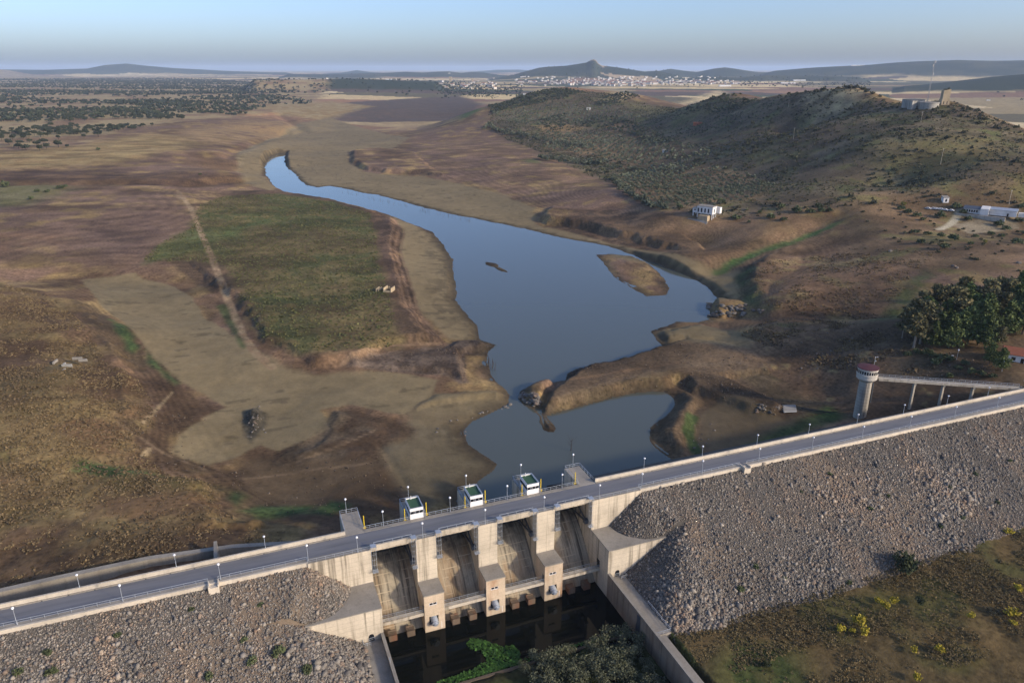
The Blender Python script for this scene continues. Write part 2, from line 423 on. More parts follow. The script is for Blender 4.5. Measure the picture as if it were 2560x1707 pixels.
def tps(x, y):
    u, v = uv(x, y); o = np.empty(u.shape)
    uf, vf, of = u.ravel(), v.ravel(), o.ravel()
    n = len(_cu)
    for i in range(0, len(uf), 20000):
        a = uf[i:i + 20000, None]; b = vf[i:i + 20000, None]
        d2 = (a - _cu) ** 2 + (b - _cv) ** 2 + 1e-12
        of[i:i + 20000] = (.5 * d2 * np.log(d2)) @ _w[:n] + _w[n] + a[:, 0] * _w[n + 1] + b[:, 0] * _w[n + 2]
    return of.reshape(u.shape)

WATER = [(640, 352), (618, 362), (608, 380), (612, 400), (620, 416), (633, 431), (661, 444), (700, 452), (755, 458), (809, 474), (856, 488), (891, 497), (938, 511), (973, 524), (996, 535), (1010, 551), (1020, 566), (1043, 596), (1041, 619), (1046, 635), (1049, 668), (1048, 690), (1070, 720), (1095, 745), (1100, 780), (1137, 793), (1120, 808), (1117, 825), (1125, 860), (1145, 883), (1165, 895), (1174, 906), (1170, 928), (1125, 950), (1085, 968), (1066, 990), (1075, 1020), (1105, 1042), (1142, 1066), (1135, 1080), (1100, 1105), (1075, 1130), (1050, 1150), (1100, 1200), (1400, 1150), (1570, 1085), (1544, 1056), (1525, 1043), (1504, 1026), (1494, 1012), (1495, 982), (1509, 968), (1528, 956), (1539, 942), (1549, 928), (1544, 912), (1527, 901), (1499, 900), (1457, 905), (1410, 915), (1340, 932), (1293, 945), (1254, 956), (1265, 968), (1278, 984), (1273, 993), (1251, 990), (1240, 970), (1239, 956), (1223, 940), (1204, 932), (1190, 920), (1192, 898), (1218, 886), (1241, 877), (1270, 878), (1300, 873), (1303, 858), (1321, 847), (1363, 838), (1434, 825), (1480, 810), (1521, 798), (1508, 780), (1491, 760), (1526, 748), (1551, 738), (1606, 740), (1628, 733), (1630, 712), (1622, 695), (1658, 695), (1646, 678), (1626, 660), (1576, 633), (1526, 613), (1476, 595), (1446, 583), (1396, 565), (1326, 553), (1276, 543), (1176, 520), (1100, 504), (1050, 495), (961, 474), (931, 465), (868, 449), (832, 443), (786, 432), (757, 427), (729, 431), (704, 426), (687, 413), (678, 400), (657, 384), (652, 366), (657, 352)]
ISLE = [(1371, 585), (1406, 583), (1456, 590), (1496, 610), (1526, 640), (1538, 660), (1531, 678), (1486, 680), (1456, 665), (1416, 640), (1386, 605)]
SHOAL = [(1108, 598), (1135, 602), (1172, 624), (1166, 630), (1142, 620), (1115, 608)]
PW = plan(WATER, WZ)
# (outline, ground level used for the survey, top level, width of the bank, levelled?)
RAISE = [
 ([(430, 470), (520, 442), (640, 442), (760, 460), (860, 488), (915, 508), (925, 535), (912, 570), (935, 640), (955, 710), (1000, 760), (1032, 785), (960, 795), (900, 800), (830, 845), (720, 845), (640, 822), (590, 800), (560, 740), (520, 690), (400, 600)], -17, -13.2, 9),
 ([(785, 850), (850, 828), (950, 815), (1020, 800), (1040, 786), (1100, 782), (1138, 793), (1120, 808), (1068, 815), (1072, 845), (1079, 875), (1055, 880), (1030, 864), (950, 859)], -19, -16.8, 5),
 ([(1240, 957), (1243, 925), (1262, 896), (1306, 868), (1340, 845), (1440, 826), (1500, 800), (1560, 788), (1640, 790), (1760, 812), (1840, 850), (1780, 870), (1640, 880), (1560, 884), (1545, 890), (1499, 896), (1410, 912), (1340, 929), (1293, 942), (1254, 954)], -19.5, -16.0, 4.5),
 ([(1192, 917), (1195, 896), (1220, 884), (1262, 878), (1290, 880), (1262, 905), (1242, 940), (1222, 938)], -19.8, -16.3, 4),
 ([(1255, 955), (1266, 968), (1279, 984), (1273, 993), (1251, 990), (1241, 970), (1241, 950)], -19.8, -17.8, 2.5),
 ([(1560, 868), (1620, 858), (1700, 880), (1800, 925), (1815, 948), (1780, 960), (1720, 948), (1640, 920), (1580, 898)], -18.5, -16.2, 5),
 ([(1560, 880), (1600, 905), (1640, 920), (1600, 960), (1590, 1010), (1640, 1050), (1560, 1060), (1500, 1018), (1497, 985), (1550, 940)], -19, -16.8, 9),
 ([(1491, 760), (1530, 748), (1610, 742), (1690, 760), (1760, 800), (1740, 820), (1640, 795), (1560, 790), (1522, 800)], -19.5, -17.6, 10),
 ([(1618, 700), (1640, 693), (1700, 700), (1722, 712), (1715, 728), (1660, 730), (1628, 722)], -19, -15.2, 3),
 ([(1690, 640), (1720, 600), (1800, 570), (1950, 555), (2100, 560), (2000, 620), (2050, 680), (2000, 720), (1900, 720), (1770, 722), (1745, 700), (1700, 690)], -16, -10.5, 12),
 ([(1690, 770), (1760, 735), (1900, 730), (2050, 760), (2050, 840), (1900, 850), (1800, 830), (1760, 812)], -17, -11.5, 10),
 ([(1230, 500), (1260, 480), (1400, 490), (1500, 510), (1600, 560), (1632, 575), (1640, 608), (1560, 588), (1440, 550), (1320, 520), (1250, 512)], -17.5, -12.5, 9),
 ([(558, 960), (562, 940), (590, 932), (609, 945), (606, 972), (592, 990), (575, 1012), (566, 1000), (572, 985), (556, 975)], -18.5, -17.4, 3.5),
 ([(740, 990), (760, 935), (800, 945), (900, 960), (960, 985), (950, 1010), (880, 1030), (860, 1070), (760, 1060), (660, 1070), (640, 1045), (700, 1020)], -18.5, -17.3, 7),
 ([(940, 940), (1000, 905), (1080, 895), (1160, 897), (1175, 908), (1160, 916), (1080, 920), (1000, 935), (950, 955)], -19, -17.7, 4),
 ([(800, 345), (815, 345), (870, 340), (960, 352), (1000, 390), (1060, 415), (960, 398), (880, 394), (832, 388), (802, 372)], -17.0, -14.3, 10),
 ([(170, 690), (-60, 640), (-60, 1420), (0, 1390), (340, 1310), (660, 1232), (700, 1200), (640, 1195), (560, 1195), (520, 1150), (500, 1112), (300, 1075), (290, 1000), (350, 970), (350, 930), (315, 840), (270, 760), (225, 715)], -15.0, -9.5, 9),
]
PR = [(plan(a, z0), z0, z1, w) for a, z0, z1, w in RAISE]
# gullies and wave-cut terraces (line, level, depth, half width)
GULLY = [([(0, 645), (150, 632), (320, 632), (440, 640)], -14, 2.0, 16), ([(0, 428), (250, 424), (430, 420), (560, 405)], -7, 3.5, 14), ([(520, 372), (600, 330), (680, 290)], -12, 3, 10),
         ([(700, 300), (690, 285), (640, 262), (560, 268), (440, 262)], -5, 5, 16), ([(1640, 612), (1680, 595), (1760, 575), (1920, 540)], -13, 2.5, 10), ([(1700, 705), (1760, 725), (1900, 735), (2060, 755)], -13, 3, 8), ([(1560, 880), (1640, 925), (1740, 965), (1800, 960)], -18, 1.0, 4), ([(870, 1020), (910, 1080), (960, 1160)], -18, .35, 1.5)]
PG = [(plan(a, z), d, w) for a, z, d, w in GULLY]
# far ranges: skyline (px, py), distance, half depth
RANGE = [([(-300, 163), (0, 160), (100, 161), (200, 158), (240, 150), (290, 146.5), (340, 152), (400, 157), (460, 160), (520, 163.5), (600, 166), (680, 167)], 15000, .10),
         ([(740, 168), (780, 168), (820, 161.5), (850, 166), (900, 169)], 15500, .08),
         ([(640, 170), (760, 171), (880, 168), (930, 165.5), (970, 167), (1010, 165), (1030, 164.5), (1060, 168), (1085, 165.5), (1110, 167), (1150, 173), (1200, 176)], 10000, .10),
         ([(1040, 172), (1100, 164), (1140, 161), (1190, 160.5), (1240, 164), (1300, 168)], 19000, .10),
         ([(1120, 183), (1180, 172), (1215, 162), (1238, 156), (1262, 153.5), (1300, 151.5), (1330, 147), (1348, 143.5), (1357, 138), (1363, 136.3), (1369, 138), (1374, 146), (1382, 151), (1420, 155.5), (1455, 161), (1480, 165), (1510, 163), (1545, 170), (1580, 178)], 7600, .10),
         ([(1480, 172), (1515, 163), (1540, 158.5), (1570, 163), (1600, 166), (1640, 158), (1665, 155), (1700, 160), (1740, 166), (1800, 168), (1850, 172)], 9500, .09),
         ([(1740, 172), (1780, 163), (1810, 160.5), (1850, 157), (1900, 154), (2000, 149), (2060, 144), (2110, 141.5), (2200, 138.5), (2280, 140), (2352, 139), (2500, 140), (2700, 150)], 9000, .13),
         ([(2050, 200), (2120, 195), (2200, 186), (2280, 177), (2352, 171), (2450, 168), (2700, 172)], 4600, .12),
         ([(1560, 181), (1620, 177), (1700, 178), (1760, 173), (1850, 175), (1930, 176), (2000, 179)], 6900, .07),
         ([(560, 184), (700, 183), (800, 181), (880, 183.5), (960, 187), (1020, 190)], 4200, .10)]
def ranges(x, y, z):
    r = np.hypot(x, y); a = np.arctan2(x, y); hit = np.zeros(x.shape)
    for sk, d, w in RANGE:
        q = np.array([at_d(p[0], p[1], d) for p in sk])
        qa = np.arctan2(q[:, 0], q[:, 1])
        if True:
            inb = (a > qa[0]) & (a < qa[-1]) & (r > d * (1 - 3 * w)) & (r < d * (1 + 3 * w))
        zp = np.interp(a[inb], qa, q[:, 2])
        n = fbm(x[inb], y[inb], d * .06, 4, 2) - .5
        t = (r[inb] - d * (1 + n * .06)) / (d * w)
        f = np.exp(-t * t * 1.6)
        edge = np.clip(np.minimum(a[inb] - qa[0], qa[-1] - a[inb]) / .012, 0, 1)
        zz = z[inb]
        hz = zz + (zp - zz) * f * edge + (zp - zz) * edge * f * (1 - f) * n * 1.3; up = hz > zz
        hit[inb] = np.maximum(hit[inb], np.where(up, f, 0))
        z[inb] = np.maximum(zz, hz)
    return z, hit
def height(X, Y):
    Z = tps(X, Y)
    r = np.hypot(X, Y)
    Z = Z + (fbm(X, Y, 60, 4, 1) - .5) * sstep(250, 900, r) * np.clip(1.2 + r / 500, 0, 14) * .55
    S = sdf(PW, X, Y, 220.0)
    S = S + (fbm(X, Y, 9, 3, 3) - .5) * 3.0 * sstep(180, 330, r) * np.clip(r / 500, .35, 1.6) + (fbm(X, Y, 30, 2, 4) - .5) * 2
    pi = plan(ISLE, WZ); I = sdf(pi, X, Y, 40); I = I + (fbm(X, Y, 7, 3, 3) - .5) * 3
    S = np.where(I < 30, np.maximum(S, -I), S)
    ps = plan(SHOAL, WZ); I2 = sdf(ps, X, Y, 20) + (fbm(X, Y, 5, 3, 3) - .5) * 5
    for P, z0, z1, w in PR:
        d = sdf(P, X, Y, 30.0) + (fbm(X, Y, 14, 4, 5) - .5) * w * .9 + (fbm(X, Y, 4, 3, 2) - .5) * min(2.6, w * .5)
        k = sstep(0, w, -d)
        Z = np.where(k > 0, np.maximum(Z, (1 - k) * np.minimum(Z, z0) + k * np.maximum(z1, Z)) , Z)
    for P, dep, w in PG:
        d = sdline(P, X, Y, w * 3)
        Z = Z - dep * np.exp(-(d / w) ** 2)
    # shore: the land comes down to the water line, the bed carries on below it
    land = np.clip(S, 0, 60)
    shelf = WZ + .04 + .05 * np.clip(S, 0, 14) + 0 * land
    Zl = np.where(S < 40, shelf + (np.maximum(Z, shelf) - shelf) * sstep(.5, 6, S), np.maximum(Z, WZ + .6))
    Z = np.where((S < 200) & (Y > 161), np.where(S > 0, Zl, WZ - np.minimum(4, .12 * -S + .1)), Z)
    Z = np.where((I2 < 0), np.maximum(Z, WZ - .12 + .3 * sstep(0, 3, -I2)), Z)
    Z = np.where((Y < 162) & (np.abs(X) < 420), np.minimum(Z, -18.2 + .5 * (fbm(X, Y, 12, 3, 1) - .5)), Z)
    Z = np.where((Y < 158) & (X > 17.3) & (X < 87), -26.0 + 2.2 * sstep(128.5, 127.5, Y), Z)
    Z = np.where((Y >= 158) & (Y < 161.6) & (np.abs(X) < 330), np.minimum(Z, -24), Z)
    Z = np.where((S > 0) & (Y > 161.6), np.maximum(Z, WZ + .05), Z)
    Z, hit = ranges(X, Y, Z)
    return Z, S, hit

# polar sheet: fine near the dam, coarser with distance, reaching the horizon
ORY = -60.0
rr = [100.0]
while rr[-1] < 52000:
    q = rr[-1]; rr.append(q + min(max(.75, .0042 * q), .012 * q + .1) * (1 if q > 215 else 1.6) + (q > 3000) * .006 * q)
rr = np.array(rr); th = np.linspace(HEAD - R(53), HEAD + R(51), 1250)
TH, RR = np.meshgrid(th, rr)
GX, GY = RR * np.sin(TH), RR * np.cos(TH) + ORY
GZ, GS, GHIT = height(GX, GY)
GZ0 = GZ.copy()
def hz(x, y):
    x = np.asarray(x, float); y = np.asarray(y, float)
    r = np.hypot(x, y - ORY); t = np.arctan2(x, y - ORY)
    i = np.clip(np.searchsorted(rr, r) - 1, 0, len(rr) - 2); fi = np.clip((r - rr[i]) / (rr[i + 1] - rr[i]), 0, 1)
    s = np.clip((t - th[0]) / (th[1] - th[0]), 0, len(th) - 1.001); j = s.astype(int); fj = s - j
    return (GZ0[i, j] * (1 - fj) + GZ0[i, j + 1] * fj) * (1 - fi) + (GZ0[i + 1, j] * (1 - fj) + GZ0[i + 1, j + 1] * fj) * fi
def cast(px, py, dmin=150.0, dmax=30000.0):
    """where the line of sight through a surveyed point of the photo meets the ground"""
    d = sight(px, py).reshape(-1, 3); h = np.hypot(d[:, 0], d[:, 1]); d = d / h[:, None]
    ts = np.exp(np.linspace(math.log(dmin), math.log(dmax), 1500))
    res = np.empty((len(d), 3))
    for k, v in enumerate(d):
        zr = CAM_H + v[2] * ts; g = hz(v[0] * ts, v[1] * ts)
        below = np.nonzero(zr < g)[0]
        i = below[0] if len(below) else len(ts) - 1
        if i > 0:
            a, b = zr[i - 1] - g[i - 1], zr[i] - g[i]
            t = ts[i - 1] + (ts[i] - ts[i - 1]) * (a / (a - b) if a != b else 0)
        else: t = ts[0]
        res[k] = (v[0] * t, v[1] * t, float(hz(v[0] * t, v[1] * t)))
    return res if np.ndim(px) else res[0]
def cpoly(pts):
    """outline whose corners are cast on the real relief"""
    a = np.array(pts, float)
    return cast(a[:, 0], a[:, 1])[:, :2]
# ------------------------------------------------------------------ soil colours by zone (albedo, with far sunlight added to the stubble)
def C(*a): return np.array(a, np.float32)
mud = C(.262, .198, .120); mudw = C(.052, .040, .029); brown = C(.150, .092, .056); dbrown = C(.082, .052, .034)
gold = C(.29, .195, .095); straw = C(.36, .27, .155); pink = C(.190, .120, .090); purple = C(.120, .082, .070)
meadow = C(.105, .112, .046); bright = C(.088, .125, .045); scrub = C(.135, .115, .062); olive = C(.110, .112, .048); tan = C(.34, .225, .115)
COLR = np.zeros(GX.shape + (3,), np.float32)
N1 = fbm(GX, GY, 70, 5, 0); N2 = fbm(GX, GY, 18, 4, 2); N3 = fbm(GX, GY, 260, 4, 4); N4 = fbm(GX, GY, 5, 3, 6)
GR = np.hypot(GX, GY)
def two(a, b, n, lo=.38, hi=.62):
    k = sstep(lo, hi, n)[..., None]
    return a * (1 - k) + b * k
COLR[:] = two(two(pink, brown, N1), gold, N2, .45, .75)
ALP = np.ones(GX.shape, np.float32)
def paint(P, col, soft=3.0, wob=4.0, opacity=1.0, ws=14, a=1.0):
    global COLR, ALP
    d = sdf(P, GX, GY, 60.0 + soft * 2) + (fbm(GX, GY, ws, 4, 1) - .5) * 2 * wob
    k = (sstep(soft, -soft, d) * opacity)[..., None]
    COLR = (COLR * (1 - k) + col * k).astype(np.float32); ALP = ALP * (1 - k[..., 0]) + a * k[..., 0]
def stroke(L, w, col, soft=1.0, wob=0.0, opacity=1.0):
    global COLR
    d = sdline(L, GX, GY, w + soft + 30) + (fbm(GX, GY, 9, 3, 1) - .5) * 2 * wob
    k = (sstep(w + soft, w - soft, d) * opacity)[..., None]
    COLR = (COLR * (1 - k) + col * k).astype(np.float32)
# far farmland: ploughed, stubble and green plots, the stubble brightened as if in stronger sun
def plots(s, k, ang):
    c, q = math.cos(ang), math.sin(ang)
    x = (GX * c - GY * q) / s; y = (GX * q + GY * c) / (s * .55)
    x = x + (vnoise(GX, GY, s * .8, k) - .5) * .7; y = y + (vnoise(GX, GY, s * .9, k + 1) - .5) * .7
    xi, yi = np.floor(x), np.floor(y); best = np.full(x.shape, 9e9); idv = np.zeros(x.shape)
    for i in (-1, 0, 1):
        for j in (-1, 0, 1):
            a, b = xi + i, yi + j
            h = np.sin(a * 127.1 + b * 311.7 + k) * 43758.5; h = h - np.floor(h)
            g = np.sin(a * 269.5 + b * 183.3 + k) * 24634.6; g = g - np.floor(g)
            d = (a + .5 + (h - .5) * .8 - x) ** 2 + (b + .5 + (g - .5) * .8 - y) ** 2
            m = d < best; best = np.where(m, d, best); idv = np.where(m, np.modf(h * 7.13 + g * 3.1)[0], idv)
    return idv
pal = np.stack([straw * 1.9, C(.68, .52, .32), C(.26, .15, .105), straw, C(.15, .125, .075), C(.62, .46, .27), C(.34, .19, .12), C(.085, .095, .055), C(.75, .59, .38), C(.13, .09, .075)])  # stubble tones lifted above their own albedo to paint in brighter far sunlight
idv = plots(620, 3, .5)
far = pal[np.clip((np.abs(idv) * 10).astype(int), 0, 9)] * (.85 + .3 * N2[..., None])
kf = sstep(1700, 2300, GR + (N3 - .5) * 900)[..., None]
COLR = COLR * (1 - kf) + far * kf
wood = two(C(.040, .052, .036), C(.075, .078, .052), N3, .45, .75)
kh = sstep(.14, .30, GHIT + (N3 - .5) * .22)[..., None] * sstep(3000, 4000, GR)[..., None]
COLR = COLR * (1 - kh) + wood * kh
px_, py_, pz_ = at_d(1366, 143, 7600)
dd_ = np.hypot(GX - px_, (GY - py_) * .6) + (N3 - .5) * 120
COLR = np.where((dd_ < 75)[..., None], C(.42, .32, .26), COLR)
dd_ = np.hypot((GX - px_ + 10), (GY - py_ + 620) * .35)
COLR = np.where(((dd_ < 190) & (GHIT < .5))[..., None], C(.50, .36, .24), COLR)
# hill with scrub, olive slopes
HILL = cpoly([(1400, 420), (1240, 350), (1130, 300), (1120, 245), (1200, 219), (1290, 203), (1400, 215), (1540, 246), (1620, 234), (1680, 216), (1750, 229), (1950, 204), (2050, 237), (2170, 231), (2352, 299), (2480, 350), (2480, 470), (2352, 470), (2100, 470), (1900, 480), (1750, 500), (1620, 500), (1500, 480)])
paint(HILL, two(two(C(.165, .130, .085), C(.125, .096, .067), N1, .4, .6), olive * 1.05, N2, .5, .75), 25, 40)
paint(cpoly([(1900, 210), (2000, 222), (1980, 330), (1860, 420), (1700, 400), (1650, 330), (1800, 260)]), two(C(.105, .077, .057), scrub, N2, .5, .8), 60, 60, .6)
paint(cpoly([(2000, 330), (2352, 330), (2352, 440), (2200, 440), (2050, 400)]), two(olive, C(.17, .125, .06), N2), 40, 40, .7)
paint(cpoly([(1430, 232), (1560, 250), (1640, 262), (1500, 268)]), C(.19, .16, .075), 20, 20)
paint(cpoly([(1440, 300), (1600, 310), (1640, 390), (1480, 400), (1300, 340)]), two(brown * 1.1, C(.17, .12, .07), N2), 25, 25, .8)
paint(cpoly([(1380, 290), (1440, 280), (1480, 296), (1400, 306)]), C(.21, .14, .085), 12, 12)
paint(cpoly([(1230, 290), (1300, 286), (1345, 293), (1320, 302), (1250, 303)]), C(.27, .18, .09), 8, 10)
paint(cpoly([(1420, 225), (1650, 209), (1900, 207), (1960, 222), (1600, 232)]), C(.70, .53, .31), 60, 40)
for q in ([(1412, 408), (1470, 395), (1560, 378), (1640, 383), (1720, 402), (1790, 428), (1760, 450), (1690, 468), (1640, 476), (1560, 478), (1480, 470), (1430, 445)], [(1250, 302), (1400, 308), (1520, 328), (1600, 365), (1500, 392), (1380, 362), (1250, 342)]):
    paint(cpoly(q), two(C(.25, .165, .098), C(.19, .14, .08), N2), 8, 10, .9)
# the plain and rolling slopes on the left
paint(plan([(-100, 345), (180, 330), (330, 290), (560, 260), (720, 238), (760, 205), (560, 185), (-100, 172)], 5), two(C(.25, .16, .10), straw, N1, .35, .55), 30, 40)
paint(plan([(-100, 355), (150, 345), (330, 315), (480, 318), (420, 345), (260, 372), (-100, 390)], 1), two(C(.33, .235, .115), gold, N2), 25, 20)
paint(plan([(420, 308), (560, 282), (660, 270), (690, 285), (640, 300), (520, 330), (430, 330)], -2), two(C(.30, .20, .11), pink, N2, .5, .8), 25, 20)
paint(plan([(800, 235), (1060, 222), (1110, 240), (1080, 262), (860, 266), (700, 262)], -3), two(C(.115, .088, .078), purple * 1.2, N2, .4, .8), 25, 20)
paint(plan([(600, 245), (760, 232), (860, 240), (740, 262), (640, 258)], 0), two(gold, straw, N2), 25, 20)
paint(plan([(1040, 268), (1090, 262), (1110, 285), (1060, 290)], -8), C(.12, .15, .055), 15, 10)
paint(plan([(1130, 365), (1230, 362), (1240, 372), (1150, 375)], -10), C(.12, .14, .05), 8, 8)
paint(plan([(-50, 400), (300, 405), (560, 398), (560, 412), (430, 420), (250, 424), (-50, 432)], -6), two(C(.10, .062, .045), brown, N2), 12, 10)
for ln in ([(-20, 420), (250, 414), (420, 410), (560, 398)], [(180, 408), (460, 412)]): stroke(plan(ln, -6), 3, dbrown, 3, 4, .7)
paint(plan([(-50, 430), (120, 425), (160, 440), (60, 470), (-50, 480)], -6), two(C(.16, .15, .075), olive, N2), 20, 14, .8)
paint(plan([(250, 500), (400, 470), (470, 520), (430, 600), (300, 610), (100, 560)], -10), two(pink, C(.13, .082, .072), N2), 30, 20, .85)
paint(plan([(-50, 540), (120, 550), (100, 600), (-50, 620)], -11), two(C(.24, .14, .085), pink, N2), 20, 20, .7)
# ground right of the river
paint(plan([(960, 300), (1120, 300), (1230, 380), (1410, 430), (1500, 480), (1600, 560), (1500, 530), (1300, 490), (1150, 430), (1000, 400), (930, 350)], -12), two(two(C(.215, .135, .088), pink, N1), gold, N2, .55, .75), 20, 16)
for q in ([(1270, 360), (1340, 400), (1420, 420)], [(1240, 500), (1400, 470), (1500, 490)]): stroke(plan(q, -10), 6, C(.25, .15, .10), 5, 6, .6)
# river bed mud
for P in ([(600, 345), (690, 288), (760, 272), (860, 300), (940, 318), (905, 342), (800, 348), (800, 372), (832, 392), (880, 398), (960, 404), (1060, 424), (1150, 448), (1232, 482), (1226, 506), (1300, 522), (1400, 548), (1500, 578), (1600, 604), (1676, 614), (1700, 640), (1706, 690), (1650, 700), (1500, 610), (1300, 555), (1100, 510), (860, 455), (690, 430), (650, 380), (640, 350), (600, 400), (640, 445), (560, 432), (548, 372)],):
    paint(plan(P, -18), two(mud, mud * .88, N1), 4, 6, a=.15)
paint(plan([(545, 405), (560, 380), (640, 320), (700, 292), (690, 285), (610, 330), (550, 365)], -17), two(C(.26, .20, .125), mud, N2), 5, 4)
paint(plan([(905, 505), (990, 535), (1048, 600), (1052, 690), (1102, 745), (1105, 782), (1030, 785), (1000, 760), (957, 710), (935, 640), (912, 570), (925, 530)], -19), two(mud * 1.06, mud * .9, N1), 2, 3, a=.15)
MUD2 = plan([(190, 648), (310, 636), (400, 660), (440, 690), (480, 740), (540, 780), (590, 812), (640, 830), (720, 845), (830, 852), (950, 862), (1010, 872), (1000, 885), (960, 930), (935, 955), (880, 950), (800, 930), (740, 940), (760, 985), (700, 1010), (640, 1035), (600, 1020), (560, 1040), (520, 1065), (480, 1080), (400, 1055), (410, 1020), (470, 960), (520, 930), (420, 885), (350, 825), (300, 770), (230, 710)], -18.4)
# left hill and dark earth between hill and mud
paint(plan([(330, 830), (420, 885), (525, 932), (470, 965), (410, 1025), (400, 1060), (480, 1085), (620, 1040), (760, 985), (960, 985), (900, 1040), (960, 1180), (700, 1220), (500, 1130), (280, 1080), (290, 1000), (350, 960)], -17), two(brown * .78, dbrown * .95, N1, .35, .6), 6, 6)
paint(plan([(570, 1060), (700, 1050), (880, 1040), (940, 1110), (900, 1160), (700, 1200), (560, 1140)], -17), two(C(.085, .056, .036), C(.120, .082, .052), N1), 12, 10, a=.4)
paint(MUD2, two(two(mud, mud * .90, N1), C(.25, .195, .12), N2, .6, .85), 1.0, 2.5, a=.25)
paint(plan([(420, 1010), (540, 985), (560, 1030), (480, 1082), (400, 1058)], -18), two(C(.22, .16, .09), mud, N2), 4, 4, a=.3)
paint(plan([(870, 1040), (960, 955), (1085, 968), (1066, 990), (1076, 1022), (1142, 1066), (1050, 1150), (960, 1190), (900, 1100)], -19), two(C(.135, .107, .072), C(.165, .13, .088), N1), 3, 3, a=.3)
paint(plan([(930, 955), (1000, 905), (1160, 897), (1172, 930), (1085, 970), (960, 985)], -18.5), two(C(.165, .122, .078), mud * .9, N1), 3, 3, a=.3)
paint(plan([(740, 990), (770, 936), (860, 950), (960, 985), (950, 1010), (880, 1030), (860, 1060), (760, 1050), (640, 1065), (640, 1042), (720, 1015)], -18), two(dbrown * .85, C(.11, .08, .055), N2), 3, 4, .9)
LH = plan([(-80, 648), (0, 655), (60, 664), (130, 690), (170, 725), (210, 775), (250, 840), (310, 852), (345, 900), (352, 965), (300, 1000), (370, 1060), (480, 1095), (500, 1130), (560, 1190), (620, 1205), (700, 1198), (640, 1240), (400, 1295), (0, 1395), (-80, 1420)], -10)
paint(LH, two(two(C(.155, .095, .055), C(.115, .072, .046), N1, .4, .6), C(.205, .145, .072), N2, .42, .68), 3, 4)
paint(plan([(160, 690), (220, 712), (330, 800), (350, 860), (310, 855), (250, 830), (200, 765)], -15), two(C(.085, .058, .038), C(.11, .075, .045), N2), 3, 3)
paint(plan([(-50, 1000), (120, 1020), (200, 1090), (480, 1085), (470, 1115), (200, 1120), (-50, 1070)], -9), two(C(.12, .125, .04), gold * .8, N2), 10, 10, .6)
paint(plan([(300, 1230), (480, 1210), (620, 1210), (560, 1250), (300, 1300), (-50, 1380), (-50, 1260)], -9), two(C(.10, .066, .045), C(.14, .09, .055), N2), 10, 10, .75)
grn = two(C(.042, .074, .028), C(.075, .112, .04), N4)
for P, z in (([(255, 745), (290, 760), (318, 800), (305, 815), (280, 790)], -16), ([(338, 810), (352, 830), (420, 880), (400, 886), (345, 845)], -17.5), ([(190, 1080), (300, 1082), (380, 1080), (400, 1096), (260, 1108), (180, 1100)], -12), ([(560, 1180), (600, 1165), (720, 1160), (700, 1180), (600, 1196)], -16), ([(760, 1150), (800, 1170), (760, 1200), (720, 1190)], -17), ([(540, 1130), (556, 1140), (545, 1165), (520, 1150)], -16)):
    paint(plan(P, z), grn, 2.5, 3, .9)
# meadow
MEAD = plan([(330, 600), (350, 575), (440, 530), (460, 480), (520, 450), (640, 446), (760, 464), (850, 490), (862, 540), (868, 600), (890, 660), (905, 730), (915, 780), (840, 800), (740, 810), (660, 800), (600, 770), (545, 660), (520, 610), (440, 600)], -13.4)
paint(plan([(380, 600), (520, 442), (640, 442), (760, 460), (880, 492), (925, 530), (912, 570), (957, 710), (1032, 785), (900, 800), (830, 846), (720, 846), (640, 824), (590, 803), (540, 700)], -15), two(C(.175, .108, .070), C(.11, .072, .048), N2), 3, 3)
paint(MEAD, two(two(meadow, C(.135, .098, .050), N1, .36, .58), C(.165, .125, .058), N4, .45, .7), 5, 7)
paint(plan([(330, 602), (360, 570), (450, 530), (620, 500), (560, 530), (440, 580)], -12), two(bright * .9, meadow, N2), 6, 7, .8)
paint(plan([(880, 500), (925, 520), (915, 575), (960, 710), (1030, 784), (1000, 785), (940, 740), (895, 640), (870, 560)], -15.5), two(C(.10, .066, .05), C(.16, .10, .07), N4), 2, 2)
for k in range(5):
    ln = [(905 + 6 * k, 512 + 3 * k), (893 + 7 * k, 570), (915 + 7 * k, 640 + k), (935 + 7 * k, 710), (985 + 8 * k, 765 + 2 * k)]
    stroke(plan(ln, -15), .5, dbrown * .8 if k % 2 else C(.2, .13, .09), .5, .8, .7)
stroke(plan([(410, 450), (440, 490), (480, 580), (505, 640), (535, 710), (560, 770), (590, 805), (625, 828)], -14.2), 2.1, two(C(.34, .245, .155), C(.27, .18, .115), N4), .8, .5)
stroke(plan([(330, 432), (400, 440), (415, 452)], -7), 3, C(.22, .15, .10), 2, 1, .7)
stroke(plan([(510, 700), (530, 745), (560, 800)], -16.5), 1.6, grn, 1.5, 2.5, .7)
paint(plan([(556, 960), (562, 940), (590, 930), (611, 945), (608, 972), (592, 992), (575, 1014), (562, 1000)], -18), two(C(.075, .064, .05), C(.12, .10, .075), N4), 1.5, 1.5)
stroke(plan([(290, 1005), (380, 1060), (480, 1085), (545, 1090)], -17), 2.2, C(.085, .055, .036), 1, .5, .8)
stroke(plan([(300, 995), (400, 1060), (520, 1090), (560, 1125), (640, 1170)], -17), .4, dbrown * .7, .4, .3, .8)
for ln in ([(280, 1010), (370, 1052), (470, 1082)], [(660, 1060), (760, 1030), (860, 990)], [(560, 1100), (700, 1072), (860, 1062)]): stroke(plan(ln, -17), .5, C(.22, .15, .10), .5, .5, .6)
for ln in ([(395, 890), (370, 930), (330, 990)], [(330, 1060), (345, 1040)]): stroke(plan(ln, -15), .6, C(.36, .26, .16), .4, .8, .8)
